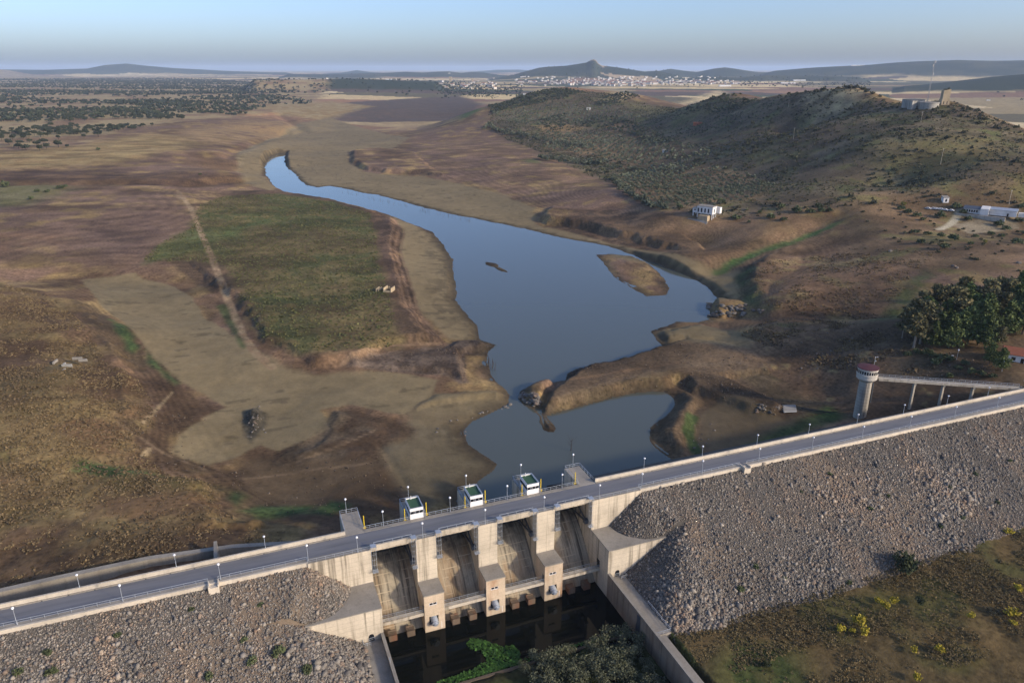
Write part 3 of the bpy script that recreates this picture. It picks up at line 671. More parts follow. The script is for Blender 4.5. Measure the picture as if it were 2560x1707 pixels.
for k, ln in enumerate(([(0, 938), (100, 930), (180, 920), (240, 890), (262, 850)], [(20, 712), (110, 730), (170, 790), (200, 850)], [(0, 1180), (160, 1190), (300, 1240)])): stroke(plan(ln, -7), 1.2, C(.10, .066, .04), 1.2, 2, .7)
# purple gravel spit, peninsula and its cut face
paint(plan([(785, 850), (850, 826), (1020, 798), (1040, 786), (1100, 781), (1138, 793), (1120, 810), (1068, 816), (1079, 876), (1055, 881), (1030, 864), (950, 860)], -18.5), two(C(.10, .07, .055), C(.15, .108, .085), N4), 1.5, 1.5)
stroke(plan([(785, 838), (850, 815), (905, 797), (1010, 788)], -17), 1.2, C(.24, .155, .10), .8, .6)
paint(plan([(1238, 960), (1240, 925), (1262, 894), (1300, 872), (1303, 856), (1340, 843), (1440, 824), (1500, 798), (1560, 786), (1640, 788), (1770, 815), (1950, 930), (1880, 960), (1700, 1000), (1640, 1060), (1560, 1064), (1490, 1015), (1545, 935), (1560, 884), (1410, 914), (1254, 956)], -18), two(C(.085, .058, .040), C(.125, .085, .056), N1), 3, 3)
paint(plan([(1258, 956), (1280, 920), (1330, 902), (1400, 884), (1500, 862), (1560, 852), (1565, 872), (1540, 888), (1410, 914), (1340, 931)], -17.5), two(C(.235, .165, .088), C(.15, .10, .06), N4), 1.2, 1.2)
paint(plan([(1258, 952), (1290, 925), (1322, 915), (1310, 934), (1270, 950)], -18.5), two(C(.09, .11, .035), C(.2, .14, .07), N4), 1, 1.5, .8)
stroke(plan([(1290, 905), (1400, 872), (1560, 835), (1700, 825)], -14.6), 1.8, C(.13, .093, .065), 1.2, 1, .8)
stroke(plan([(1300, 868), (1450, 845), (1560, 828)], -15), .9, C(.19, .115, .07), .8, 1.2, .6)
paint(plan([(1660, 915), (1720, 925), (1800, 960), (1880, 950), (1850, 985), (1660, 1040), (1600, 1010), (1610, 955)], -18.4), two(C(.115, .086, .057), C(.135, .102, .069), N1), 2, 2, a=.2)
paint(plan([(1690, 860), (1780, 850), (1900, 900), (1940, 940), (1880, 958), (1800, 930)], -17.8), two(C(.095, .070, .046), C(.12, .09, .06), N1), 3, 3)
stroke(plan([(1588, 955), (1580, 990), (1600, 1030)], -18), 2.0, grn * .8, 1, 1.2, .9)
stroke(plan([(1770, 850), (1850, 890), (1920, 930), (1900, 955)], -17.5), 3.5, grn * .9, 2, 2.5, .9)
paint(plan([(1860, 950), (1900, 930), (1960, 930), (1970, 960), (1850, 990), (1700, 1030), (1720, 1015)], -17.8), grn * .7, 3, 3, .85)
paint(plan([(1494, 760), (1530, 750), (1610, 744), (1690, 762), (1760, 806), (1740, 818), (1640, 797), (1560, 792), (1524, 800)], -18.5), two(C(.18, .137, .09), mud * .85, N2), 2, 2, a=.25)
# slopes right of the lake
paint(plan([(1240, 482), (1400, 492), (1540, 520), (1640, 580), (1640, 610), (1560, 590), (1400, 545), (1280, 515), (1232, 505)], -15), two(C(.10, .068, .048), C(.16, .10, .065), N4), 3, 3)
paint(plan([(1380, 500), (1560, 500), (1900, 520), (1900, 560), (1700, 585), (1640, 580)], -6), two(C(.20, .125, .075), C(.155, .1, .062), N2), 8, 6, .8)
paint(plan([(1230, 500), (1260, 484), (1320, 490), (1300, 505), (1250, 512)], -15), two(tan * .8, brown, N4), 3, 3, .9)
stroke(plan([(1650, 600), (1700, 582), (1790, 562), (1920, 540)], -10), 4, two(bright, C(.06, .12, .03), N4), 3, 3, .9)
paint(plan([(1700, 690), (1690, 640), (1720, 615), (1750, 640), (1760, 700), (1740, 715)], -16), two(C(.075, .058, .038), C(.075, .085, .04), N2), 3, 3)
paint(plan([(1730, 640), (1760, 600), (1950, 570), (2120, 580), (2060, 650), (2050, 720), (1900, 728), (1770, 715)], -9), two(two(C(.215, .128, .078), C(.15, .093, .06), N1), C(.23, .165, .08), N2, .55, .75), 6, 5)
stroke(plan([(2190, 630), (2100, 670), (2060, 710), (2040, 740), (1900, 740), (1790, 722)], -6), 5, two(bright * .8, C(.1, .09, .05), N4), 4, 4, .75)
paint(plan([(1690, 770), (1760, 735), (1900, 730), (2060, 765), (2340, 840), (2352, 920), (2200, 960), (2000, 960), (1930, 890), (1820, 840), (1760, 812)], -8), two(two(C(.105, .068, .046), C(.14, .092, .06), N1), C(.19, .14, .075), N4, .66, .85), 4, 4)
paint(plan([(2080, 760), (2352, 740), (2352, 880), (2200, 850), (2060, 830)], -1), two(C(.135, .09, .055), C(.085, .062, .04), N2), 6, 5, .85)
paint(plan([(1940, 480), (2352, 440), (2352, 640), (2150, 620), (1950, 560)], 3), two(two(C(.20, .128, .075), C(.14, .1, .06), N1), C(.19, .155, .07), N2, .55, .7), 12, 10, .85)
stroke(plan([(2110, 470), (1960, 466), (1840, 468), (1700, 452)], 6), 2.5, C(.22, .15, .095), 2, 2, .8)
stroke(plan([(2160, 512), (2190, 498), (2205, 486)], 7), 2.6, C(.42, .36, .28), .8, .3)
paint(plan([(2190, 500), (2340, 488), (2345, 505), (2230, 520)], 7), C(.33, .27, .2), 2, 2, .7)
dsh = sstep(.70, .76, fbm(GX * .5, GY * 1.2, 5, 3, 2)) * (ALP < .4) * .5
COLR = COLR * (1 - dsh[..., None]) + C(.085, .066, .045) * dsh[..., None]
# damp rim round the water, and the bed
rim = sstep(9, .5, GS + (N4 - .5) * 7)[..., None] * (GY > 161)[..., None] * .85
COLR = COLR * (1 - rim) + two(mudw, mudw * 1.5, N2) * rim
sp = sstep(26, 6, sdline(plan([(996, 535), (1030, 590), (1042, 640), (1050, 690), (1100, 770)], -20), GX, GY, 60) + (N2 - .5) * 16)[..., None] * (GS > 0)[..., None] * .55 * sstep(.45, .6, N4)[..., None]
COLR = COLR * (1 - sp) + mudw * sp
# below the dam: damp field with green patches
dn = ((GY < 121) & (GX > 87))[..., None]
COLR = np.where(dn, two(two(C(.105, .076, .040), C(.145, .098, .048), N1), C(.10, .09, .038), N2, .58, .8), COLR)
paint(plan([(1620, 1560), (1700, 1480), (1830, 1500), (1850, 1600), (1700, 1640)], -18.3), two(C(.05, .075, .025), C(.09, .09, .035), N4), 5, 5, .8)
dn = ((GY < 130) & (GX > 17) & (GX < 88))[..., None]
COLR = np.where(dn, two(C(.04, .035, .022), C(.05, .06, .025), N2), COLR)
for ln in ([(760, 1020), (800, 1010)], [(1970, 930), (1840, 960)]): stroke(plan(ln, -18), .4, dbrown * .6, .3)
mid_ = fbm(GX + .5 * GY, GY * 1.6, 30, 5, 7); kk_ = (sstep(.25, .75, mid_) - .5) * ALP * sstep(1700, 1200, GR) * (GY > 161)
COLR *= 1 + .62 * kk_[..., None]
strand = np.sin(GZ / .62 * 6.283 + (N2 - .5) * 5) * sstep(-19.2, -18, GZ) * sstep(-4, -8, GZ) * sstep(1300, 900, GR) * (GY > 165) * (.3 + N1) * ALP
COLR *= 1 + .17 * strand[..., None]
COLR *= (.86 + .28 * N4[..., None]) * C(.96, .975, .84)

# the sheet
nr, ncol = GX.shape
idx = np.arange(nr * ncol, dtype=np.int32).reshape(nr, ncol)
quads = np.stack([idx[:-1, :-1].ravel(), idx[:-1, 1:].ravel(), idx[1:, 1:].ravel(), idx[1:, :-1].ravel()], 1)[:, ::-1]
# rough ground close to the dam
GZ = GZ + ((N4 - .5) * .7 + (fbm(GX, GY, 11, 3, 7) - .5) * .8) * sstep(900, 200, GR) * (GS > 1) * (.2 + .8 * ALP)
V = np.stack([GX.ravel(), GY.ravel(), GZ.ravel()], 1)
g = link('ground', raw_mesh('ground', V, [quads], np.concatenate([COLR, ALP[..., None]], 2).reshape(-1, 4), True), M['ground'])
tag(g, 'dry brown reservoir basin, fields and hills of the open country', 'ground', kind='structure')

# water of the reservoir: a level sheet over the bed
m = mat('lake_water', (.088, .098, .078), .06, 0, .5); m.node_tree.nodes['Principled BSDF'].inputs['IOR'].default_value = 1.5
t = NT(m); n1 = t.noise(t.pos((.5, 1.1, 1)), .8, 3, .6); n2 = t.noise(t.pos((1, 1, 1)), .03, 3, .5)
t.bump(n1, .05, .1)
t.l(t.ramp(n2, [(.35, .035), (.65, .10)]), t.b.inputs['Roughness'])
wx = np.linspace(20, 620, 40); 
mb = MB()
mb.add([(-200, 162.5, WZ), (500, 162.5, WZ), (700, 1500, WZ), (-200, 1500, WZ)], [(0, 1, 2, 3)])
o = part('lake_water', mb, m, None); tag(o, 'shrunken still reservoir water reflecting pale blue sky', 'water', kind='structure')
m = mat('pool_water', (.004, .005, .004), .04, 0, .22); m.node_tree.nodes['Principled BSDF'].inputs['IOR'].default_value = 1.33
mb = MB(); mb.add([(21.7, 100, -24), (82.5, 100, -24), (82.5, 149.6, -24), (21.7, 149.6, -24)], [(0, 1, 2, 3)])
o = part('pool_water', mb, m, None); tag(o, 'black still water of the stilling pool below the spillway', 'water', kind='structure')
# ------------------------------------------------------------------ the dam: rock embankment, crest road, spillway
def slope_z(X, Y):
    gen = -0.75 - (153.3 - Y) * .503
    Xm = np.where(X > 52.2, X, 104.4 - X)               # the two ends are mirror images about the spillway
    e = np.hypot(np.maximum(0, 99.7 - Xm) * 10.8 / 11.7, (152.7 - Y) * 1.06)
    up = -9.3 + .95 * (10.8 - e) + np.maximum(0, Xm - 99.7) * .8
    lo = -18.05 + .66 * (Xm - 87.4) + 0 * Y
    side = np.where(Y > 142.9, up, lo)
    h = np.clip(.5 + .5 * (side - gen) / 3.0, 0, 1)
    return np.where(Y > 142.9, np.minimum(gen, side), side * (1 - h) + gen * h - 3.0 * h * (1 - h))
def face_z(X, Y):
    return slope_z(X, Y) + (fbm(X, Y, 3.0, 3, 2) - .55) * .4 * sstep(153.3, 152.6, Y) + (fbm(X, Y, 16, 3, 4) - .5) * .7 * sstep(153.3, 148, Y)
dam = thing('embankment_dam', 'long rockfill dam with grey riprap face and paved crest crossing the whole photo', 'dam')
def slope_part(x0, x1):
    nx, ny = int((x1 - x0) / .8), 52
    X, Y = np.meshgrid(np.linspace(x0, x1, nx), np.linspace(112.0, 153.35, ny))
    Z = face_z(X, Y)
    tn = fbm(X, Y, 9, 4, 1)[..., None]; t2 = fbm(X, Y, 26, 3, 5)[..., None]
    col = C(.07, .065, .056) * (1 - tn) + C(.125, .11, .09) * tn  # sheet under the stones darkened to imitate the shade in their gaps
    col = col * (1 - sstep(.5, .7, t2)) + C(.175, .135, .095) * sstep(.5, .7, t2)
    i = np.arange(nx * ny, dtype=np.int32).reshape(ny, nx)
    q = np.stack([i[:-1, :-1].ravel(), i[:-1, 1:].ravel(), i[1:, 1:].ravel(), i[1:, :-1].ravel()], 1)
    return link('rock_slope', raw_mesh('rock_slope', np.stack([X.ravel(), Y.ravel(), Z.ravel()], 1), [q], col.reshape(-1, 3), False), M['rock'], dam)
slope_part(-150, 17.3); slope_part(87.1, 340)
mb = MB()                                                # upstream face
for a, b in ((-260, 17.4), (87.2, 360)):
    mb.add([(a, 161.4, -.1), (b, 161.4, -.1), (b, 200, -23.5), (a, 200, -23.5)], [(0, 1, 2, 3)])
M['upface'] = concrete('dark_rock_face', (.085, .078, .066), .3, 0)
part('upstream_face', mb, M['upface'], dam)
mb = MB()
for a, b in ((-160, 17.2), (87.4, 345)): mb.box(a, b, 153.9, 160.6, -1.5, -.02)
mb.box(-160, 7.0, 153.2, 153.9, -1.5, -.02); mb.box(97.4, 345, 153.2, 153.9, -1.5, -.02)
part('crest_fill', mb, M['gravel_strip'], dam)
mb = MB()
for a, b in ((-160, 7.0), (97.4, 345)): mb.box(a, b, 153.0, 153.55, -1.3, .12)
part('downstream_kerb', mb, M['parapet'], dam)
for a, b in ((-160, 17.2), (87.4, 345)):
    mb = MB(); mb.box(a, b, 160.85, 161.2, -1.5, 1.08); mb.box(a, b, 160.8, 161.25, 1.083, 1.16)
    part('parapet_wall', mb, M['parapet'], dam)
    mb = MB(); mb.box(a, b, 160.45, 160.85, -.5, .17); part('upstream_kerb', mb, M['gravel_strip'], dam)
dm = MB().box(-.16, .16, 160.425, 160.46, .02, .13).mesh('drain')
for x in list(np.arange(-70, 17, 5.2)) + list(np.arange(90, 270, 5.2)):
    link('drain', dm, M['glass'], dam, (float(x), 0, 0))
mb = MB(); mb.add([(-160, 154.8, 0.0), (345, 154.8, 0.0), (345, 160.5, 0.0), (-160, 160.5, 0.0)], [(0, 1, 2, 3)])
o = part('crest_road', mb, M['asphalt'], None); tag(o, 'narrow grey asphalt road along the dam crest', 'road', kind='structure')
def rail(mb, pts, h=1.0, step=2.0, mids=(.5,), r=.05):
    for (a, b) in zip(pts[:-1], pts[1:]):
        a = Vector(a); b = Vector(b); L = (b - a).length; n = max(1, round(L / step))
        for i in range(n + 1):
            p = a.lerp(b, i / n); mb.bar(p, p + Vector((0, 0, h)), r)
        for m_ in (h,) + tuple(mids): mb.bar(a + Vector((0, 0, m_)), b + Vector((0, 0, m_)), r * (1.25 if m_ == h else .9))
for x0, x1 in ((-160, -15.0), (-12.8, 7.0), (97.4, 131.6), (134.0, 345)):
    mb = MB(); rail(mb, [(x0, 154.15, 0), (x1, 154.15, 0)], 1.0, 2.5, (.5,), .055); part('crest_railing', mb, M['steel'], dam)
for x in (-15.0, 131.6):                                 # stair heads stepping out over the rock
    mb = MB(); mb.box(x, x + 2.3, 151.6, 153.95, -2.8, -.04); mb.box(x, x + .25, 151.6, 153.95, -.04, .5); mb.box(x + 2.05, x + 2.3, 151.6, 153.95, -.04, .5)
    part('stair_head', mb, M['parapet'], dam)
mb = MB()                                                # plinth wall along the upstream toe, left of the spillway
PL = [(14.5, 172.5, -9.5), (4, 175.0, -8.7), (-10, 177.4, -7.7), (-30, 177.6, -6.2), (-50, 174.5, -4.4), (-90, 169.5, -2.4)]
for a, b in zip(PL[:-1], PL[1:]):
    mb.prism([(a[0], a[1]), (b[0], b[1]), (b[0], b[1] + 1.6), (a[0], a[1] + 1.6)], [a[2] - 9, b[2] - 9, b[2] - 9, a[2] - 9], [a[2], b[2], b[2], a[2]])
mb.box(-14.4, -13.6, 163, 178, -14, -5.0)
o = part('plinth_wall', mb, M['conc_grey'], None); tag(o, 'low grey concrete wall curving beside the crest road, left of the spillway', 'wall')
M['wall_grey'] = M['conc_grey']

# loose rock on the face
def ico():
    p = (1 + 5 ** .5) / 2
    v = np.array([(-1, p, 0), (1, p, 0), (-1, -p, 0), (1, -p, 0), (0, -1, p), (0, 1, p), (0, -1, -p), (0, 1, -p), (p, 0, -1), (p, 0, 1), (-p, 0, -1), (-p, 0, 1)], float)
    f = np.array([(0, 11, 5), (0, 5, 1), (0, 1, 7), (0, 7, 10), (0, 10, 11), (1, 5, 9), (5, 11, 4), (11, 10, 2), (10, 7, 6), (7, 1, 8), (3, 9, 4), (3, 4, 2), (3, 2, 6), (3, 6, 8), (3, 8, 9), (4, 9, 5), (2, 4, 11), (6, 2, 10), (8, 6, 7), (9, 8, 1)])
    return v / np.linalg.norm(v[0]), f
IV, IF = ico()
def rot_rand(n):
    q = rng.normal(size=(n, 4)); q /= np.linalg.norm(q, axis=1)[:, None]
    w, x, y, z = q.T
    return np.stack([np.stack([1 - 2 * (y * y + z * z), 2 * (x * y - z * w), 2 * (x * z + y * w)], -1),
                     np.stack([2 * (x * y + z * w), 1 - 2 * (x * x + z * z), 2 * (y * z - x * w)], -1),
                     np.stack([2 * (x * z - y * w), 2 * (y * z + x * w), 1 - 2 * (x * x + y * y)], -1)], 1)
def stones(P, S, cols, squash=.75):
    """many angular stones in one mesh: centres P, radii S"""
    n = len(P)
    v = IV[None] * (1 + rng.uniform(-.42, .30, (n, 12, 1)))
    v = v * np.stack([rng.uniform(.75, 1.35, n), rng.uniform(.7, 1.1, n), rng.uniform(.5, .9, n)], 1)[:, None]
    v = np.einsum('nij,nkj->nki', rot_rand(n), v) * S[:, None, None] + P[:, None]
    f = (IF[None] + (np.arange(n) * 12)[:, None, None]).reshape(-1, 3)
    return v.reshape(-1, 3), f, np.repeat(cols, 12, 0)
def rock_cols(n):
    base = np.stack([C(.225, .203, .172), C(.17, .155, .135), C(.285, .255, .21), C(.215, .165, .125), C(.115, .108, .10)])
    return base[rng.choice(5, n, p=(.34, .24, .18, .14, .10))] * rng.uniform(.75, 1.25, (n, 1))
def face_points(n, xl, xr):
    x = rng.uniform(xl, xr, n); y = rng.uniform(115.5, 153.0, n); z = face_z(x, y)
    led = (z < -9.2) & (((x > 82.4) & (x < 99.8)) | ((x < 22) & (x > 4.6))) & (y > 142.8) & (y < 153)
    ok = (z > -19.2) & ~led & ~((x > 97.4) & (y > 153.1))
    return np.stack([x, y, z], 1)[ok]
P = np.concatenate([face_points(120000, -80, 17.2), face_points(190000, 87.3, 290), face_points(16000, 87.3, 104), face_points(16000, 0, 17.2)])
fw = P[:, 0] * _sa + P[:, 1] * _ca; rt = P[:, 0] * _ca - P[:, 1] * _sa; dp = fw * _cp - (P[:, 2] - CAM_H) * _sp; up_ = fw * _sp + (P[:, 2] - CAM_H) * _cp
P = P[(np.abs(rt / dp) < .80) & (up_ / dp > -.56)]               # the reach of the face that can be seen from about here
dens = fbm(P[:, 0], P[:, 1], 13, 3, 3)
P = P[rng.random(len(P)) < .62 + .9 * (dens - .3)]
n = len(P)
S = np.exp(rng.normal(-2.0, .57, n)); S = np.clip(S, .07, .9)
S *= .8 + .7 * sstep(.35, .7, fbm(P[:, 0], P[:, 1], 20, 3, 6)) * sstep(150, 128, P[:, 1])
P[:, 2] += S * .2
stn = fbm(P[:, 0], P[:, 1] * .35, 7, 4, 2)[:, None]; rc = rock_cols(n) * (.68 + .62 * stn)
rc = rc * (1 - .5 * sstep(.55, .72, stn)) + rc * C(1.05, .86, .70) * .5 * sstep(.55, .72, stn)
v, f, c = stones(P, S, rc)
o = link('riprap', raw_mesh('riprap', v, [f], c), M['rock'])
tag(o, 'loose grey and tan riprap stones covering the dam face', 'riprap', kind='stuff')
# boulders that stand out
def boulder_mesh(seed, sub=2):
    import bmesh
    r = np.random.default_rng(seed); b = bmesh.new(); bmesh.ops.create_icosphere(b, subdivisions=sub, radius=1)
    cut = r.normal(size=(9, 3)); cut /= np.linalg.norm(cut, axis=1)[:, None]; dd = r.uniform(.55, .9, 9)
    for w in b.verts:
        p = np.array(w.co)
        for q, d in zip(cut, dd):
            s_ = p @ q
            if s_ > d: p = p - q * (s_ - d)
        w.co = p * (1.1, .95, .8)
    me = bpy.data.meshes.new('boulder'); b.to_mesh(me); b.free()
    at = me.attributes.new('tint', 'FLOAT_COLOR', 'POINT')
    cc = np.ones((len(me.vertices), 4), np.float32); cc[:, :3] = rock_cols(1)[0] * .85
    at.data.foreach_set('color', cc.ravel()); me.materials.append(M['rock']); return me
BM = [boulder_mesh(s) for s in range(8)]
def boulder(x, y, z, s, label, group, k=None):
    o = bpy.data.objects.new('boulder', BM[rng.integers(8) if k is None else k]); COL.objects.link(o)
    o.location = (x, y, z + s * .25); o.scale = (s, s * rng.uniform(.8, 1.1), s * rng.uniform(.7, 1)); o.rotation_euler = (0, 0, rng.uniform(0, 6.28))
    return tag(o, label, 'boulder', group)
def face_at(px, py):
    d = sight(px, py)
    for t_ in np.arange(90, 420, .25):
        x, y, z = d * t_ / np.linalg.norm(d); z += CAM_H
        if y < 153.3 and z < face_z(np.array([x]), np.array([y]))[0]: return x, y, z
    return x, y, z
for i, (px, py, s, lab) in enumerate(((1538, 1249, .95, 'smooth pale boulder just below the right wing wall tip'), (1507, 1293, .8, None), (1538, 1278, .6, None), (1490, 1290, .8, None), (1740, 1290, .8, None), (1722, 1284, .8, None), (1800, 1270, .7, None), (1715, 1190, .6, None), (1545, 1315, .7, None), (1490, 1340, .7, None), (1520, 1395, 1.1, 'tall pale boulder by the right walkway railing'), (1505, 1388, .9, None), (1700, 1365, .8, None), (1775, 1230, .7, None), (1880, 1180, .7, None), (1990, 1250, .6, None), (290, 1490, 1.0, None), (305, 1468, .8, None), (270, 1500, .9, None), (640, 1470, .7, None), (690, 1465, .6, None), (250, 1440, .6, None), (845, 1360, 1.0, None), (808, 1500, .9, None), (822, 1515, .8, None), (800, 1535, 1.0, None), (835, 1540, .8, None), (660, 1500, .7, None))):
    x, y, z = face_at(px, py)
    boulder(x, y, z, s * .78, lab or ('large boulder lying on the riprap face %s of the spillway' % ('right' if x > 52 else 'left')), 'boulders on the riprap %s of the spillway' % ('right' if x > 52 else 'left'))

# ---- spillway
sw = thing('spillway', 'pale concrete spillway with four gated bays in the middle of the dam', 'spillway', (52.2, 152.7, 0))
SO = Vector((52.2, 152.7, 0))
def sp_(name, mb, mt, parent=None, smooth=False):
    mb.v = [(p[0] - 52.2, p[1] - 152.7, p[2]) for p in mb.v]
    return part(name, mb, mt, parent or sw, smooth)
BAY = [22.0 + 16.4 * i for i in range(4)]; PIER = [33.2 + 16.4 * i for i in range(3)]
for x in PIER:
    sp_('pier', MB().box(x, x + 5.2, 152.7, 171.0, -26, -.015), M['conc'])
for s in (0, 1):
    f_ = (lambda x: x) if s == 0 else (lambda x: 104.4 - x)
    bx = lambda mb, a, b, *r: mb.box(min(f_(a), f_(b)), max(f_(a), f_(b)), *r)
    mb = MB(); bx(mb, 7.0, 22.0, 152.7, 161.6, -21, -.015); bx(mb, 17.2, 22.0, 161.6, 171.0, -26, -.015); bx(mb, 15.5, 22.0, 152.75, 166, -26, -20.99)
    sp_('abutment', mb, M['conc'])
    pts = [(f_(22.0), 142.5), (f_(4.6), 142.5), (f_(4.6), 143.0), (f_(14.2), 152.69), (f_(22.0), 152.69)]
    ww = sp_('wing_wall', MB().prism(pts, -26, -9.55), M['conc'])
    mb = MB().prism([(f_(22.02), 142.42), (f_(4.4), 142.42), (f_(4.4), 143.0), (f_(14.2), 152.685), (f_(22.02), 152.685)], -9.547, -9.3)
    sp_('ledge', mb, M['conc_grey'], ww)
    mb = MB(); cx_ = f_(19.08)
    arc = [(cx_ - .65, -18.03), (cx_ + .65, -18.03), (cx_ + .65, -16.7)] + [(cx_ + .65 * math.cos(a), -16.7 + .6 * math.sin(a)) for a in np.linspace(.3, math.pi - .3, 7)] + [(cx_ - .65, -16.7)]
    mb.add([(x, 142.46, z) for x, z in arc] + [(x, 142.6, z) for x, z in arc], [tuple(range(len(arc)))] + [(i, (i + 1) % len(arc), len(arc) + (i + 1) % len(arc), len(arc) + i) for i in range(len(arc))])
    sp_('arched_door', mb, M['glass'], ww)
    mb = MB(); rail(mb, [(f_(16.9), 140.9, -18.05), (f_(18.6), 140.9, -18.05)], 1.0, 1, (.5,), .07); rail(mb, [(f_(16.9), 140.9, -18.05), (f_(16.9), 142.4, -18.05)], 1.0, 1, (.5,), .07)
    rail(mb, [(f_(18.4), 142.3, -18.05), (f_(19.8), 142.3, -18.05)], 1.0, 1, (.5,), .07)
    sp_('door_railing', mb, M['steel'], ww)
CH = [(172, -26), (168, -12.5), (166, -10.3), (164.5, -9.7), (163, -10.1), (161.5, -11.0), (160, -12.2), (158.5, -13.4), (157, -14.9), (155.5, -16.6), (154, -18.4), (152.5, -20.2), (151, -22), (150, -23.2), (149.2, -24.0), (148.4, -24.6), (147.2, -25.1), (147.2, -26)]
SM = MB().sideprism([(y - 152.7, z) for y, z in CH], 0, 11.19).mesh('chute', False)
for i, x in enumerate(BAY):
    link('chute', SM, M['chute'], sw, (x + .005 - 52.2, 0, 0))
    mb = MB().box(x, x + 11.2, 153.0, 153.5, -.42, .82); mb.box(x, x + 11.2, 153.5, 161.7, -.42, -.02)
    for yy in (154.6, 156.8, 159.0, 161.2): mb.box(x, x + 11.2, yy - .3, yy + .3, -1.7, -.42)
    db = sp_('deck_beam', mb, M['beam'])
    mb = MB(); rail(mb, [(x + .9, 153.3, .82), (x + 10.3, 153.3, .82)], .75, 2.2, (), .07); sp_('railing', mb, M['steel'], db)
    # radial gate: curved skin and its two pairs of arms
    mb = MB(); a0, a1 = R(-12), R(33); k = 10
    ar = [(154.9 + 10.9 * math.cos(a), -7.6 + 10.9 * math.sin(a)) for a in np.linspace(a0, a1, k)]
    ar2 = [(154.9 + 11.2 * math.cos(a), -7.6 + 11.2 * math.sin(a)) for a in np.linspace(a1, a0, k)]
    mb.sideprism(ar + ar2, x + .15, x + 11.05); gt = sp_('radial_gate', mb, M['darksteel'])
    for xx in (x + .7, x + 10.5):
        mb = MB(); mb.bar((xx, 154.9, -7.6), (xx, 165.6, -9.4), .42); mb.bar((xx, 154.9, -7.6), (xx, 164.9, -3.4), .42)
        for q in (.35, .6, .85): mb.bar((xx, 154.9 + 10.7 * q, -7.6 - 1.8 * q), (xx, 154.9 + 10 * q, -7.6 + 4.2 * q), .2)
        mb.box(xx - .55, xx + .55, 154.3, 155.5, -8.2, -7.0); sp_('gate_arm', mb, M['darksteel'], gt)
    # caged ladders at both ends of the bay
    for xx, zb in ((x + .06, -6.1), (x + 10.04, -7.6)):
        mb = MB(); mb.box(xx - .15, xx + 1.25, 151.85, 153.4, 1.05, 1.14)
        for a in (0, .54, 1.08):
            for b in (152.0, 152.62): mb.bar((xx + a, b, zb), (xx + a, b, 1.05), .035)
        for z in np.arange(zb + .5, .6, 1.5):
            mb.bar((xx, 152.0, z), (xx + 1.1, 152.0, z), .045); mb.bar((xx, 152.0, z), (xx, 152.65, z), .045); mb.bar((xx + 1.1, 152.0, z), (xx + 1.1, 152.65, z), .045)
        mb.box(xx - .1, xx + 1.2, 151.6, 152.66, zb - .08, zb); rail(mb, [(xx - .1, 151.6, zb), (xx + 1.2, 151.6, zb)], .95, 1.3, (.5,), .05)
        for b in (151.9, 153.3): mb.bar((xx - .1, b, 0), (xx - .1, b, 1.05), .07); mb.bar((xx + 1.2, b, 0), (xx + 1.2, b, 1.05), .07)
        sp_('caged_ladder', mb, M['steel'])
    # footbridge over the foot of the chute
    mb = MB().box(x, x + 11.2, 147.15, 148.6, -18.15, -18.0); mb.box(x, x + 11.2, 147.1, 147.45, -18.75, -17.9); mb.box(x, x + 11.2, 148.3, 148.65, -18.75, -17.9)
    fb = sp_('footbridge', mb, M['beam'])
    mb = MB()
    for yy in (147.2, 148.55): rail(mb, [(x + .1, yy, -17.9), (x + 11.1, yy, -17.9)], 1.0, 2.2, (.5,), .055)
    sp_('railing', mb, M['steel'], fb)
    for xb in (x + 2.0, x + 6.6):
        mb = MB().sideprism([(149.0, -26), (149.0, -22.1), (148.75, -22.1), (148.7, -22.45), (147.3, -22.55), (147.2, -22.3), (147.0, -22.3), (147.0, -26)], xb, xb + 2.0)
        sp_('baffle_block', mb, M['rust'])
# crest strips and railings of the spillway
mb = MB()
for a, b in [(7.0, 22.0), (82.4, 97.4)] + [(x, x + 5.2) for x in PIER]: mb.box(a, b, 152.72, 154.8, -.01, .03)
mb.box(22.0, 82.4, 153.5, 154.8, -.012, .026)
for a, b in [(22.0, 34.0)] + [(x + 4.5, x + 17.2) for x in PIER[:2]] + [(70.5, 82.4)]: mb.box(a, b, 160.5, 161.75, -.3, .1)
sp_('walkway', mb, M['conc_grey'])
for a, b in [(7.0, 21.8), (82.6, 97.4)] + [(x + .3, x + 4.9) for x in PIER]:
    mb = MB(); rail(mb, [(a, 152.85, .03), (b, 152.85, .03)], 1.0, 2.0, (.5,), .055)
    if a == 7.0 or b == 97.4: q = a if a == 7.0 else b; rail(mb, [(q, 154.1, .03), (q, 152.85, .03)], 1.0, 1.2, (.5,))
    sp_('crest_railing', mb, M['steel'])
for a, b in [(22.0, 34.0)] + [(x + 4.5, x + 17.2) for x in PIER[:2]] + [(70.5, 82.4)]:
    mb = MB(); rail(mb, [(a, 161.65, .1), (b, 161.65, .1)], 1.0, 1.6, (.5,), .06); sp_('walkway_railing', mb, M['steel'])
for q, w in [(17.2, 4.8)] + [(x, 5.2) for x in PIER] + [(82.4, 5.0)]:
    mb = MB(); rail(mb, [(q + .1, 162.1, 0), (q + .1, 170.9, 0), (q + w - .1, 170.9, 0), (q + w - .1, 162.1, 0)], 1.05, 1.7, (.5,), .06); sp_('platform_railing', mb, M['steel'])
for x in [17.2] + PIER + [82.4]: sp_('platform_floor', MB().box(x + .05, x + 4.75 + (.4 if 30 < x < 70 else 0), 160.6, 170.95, -.012, .02), M['gravel_strip'])
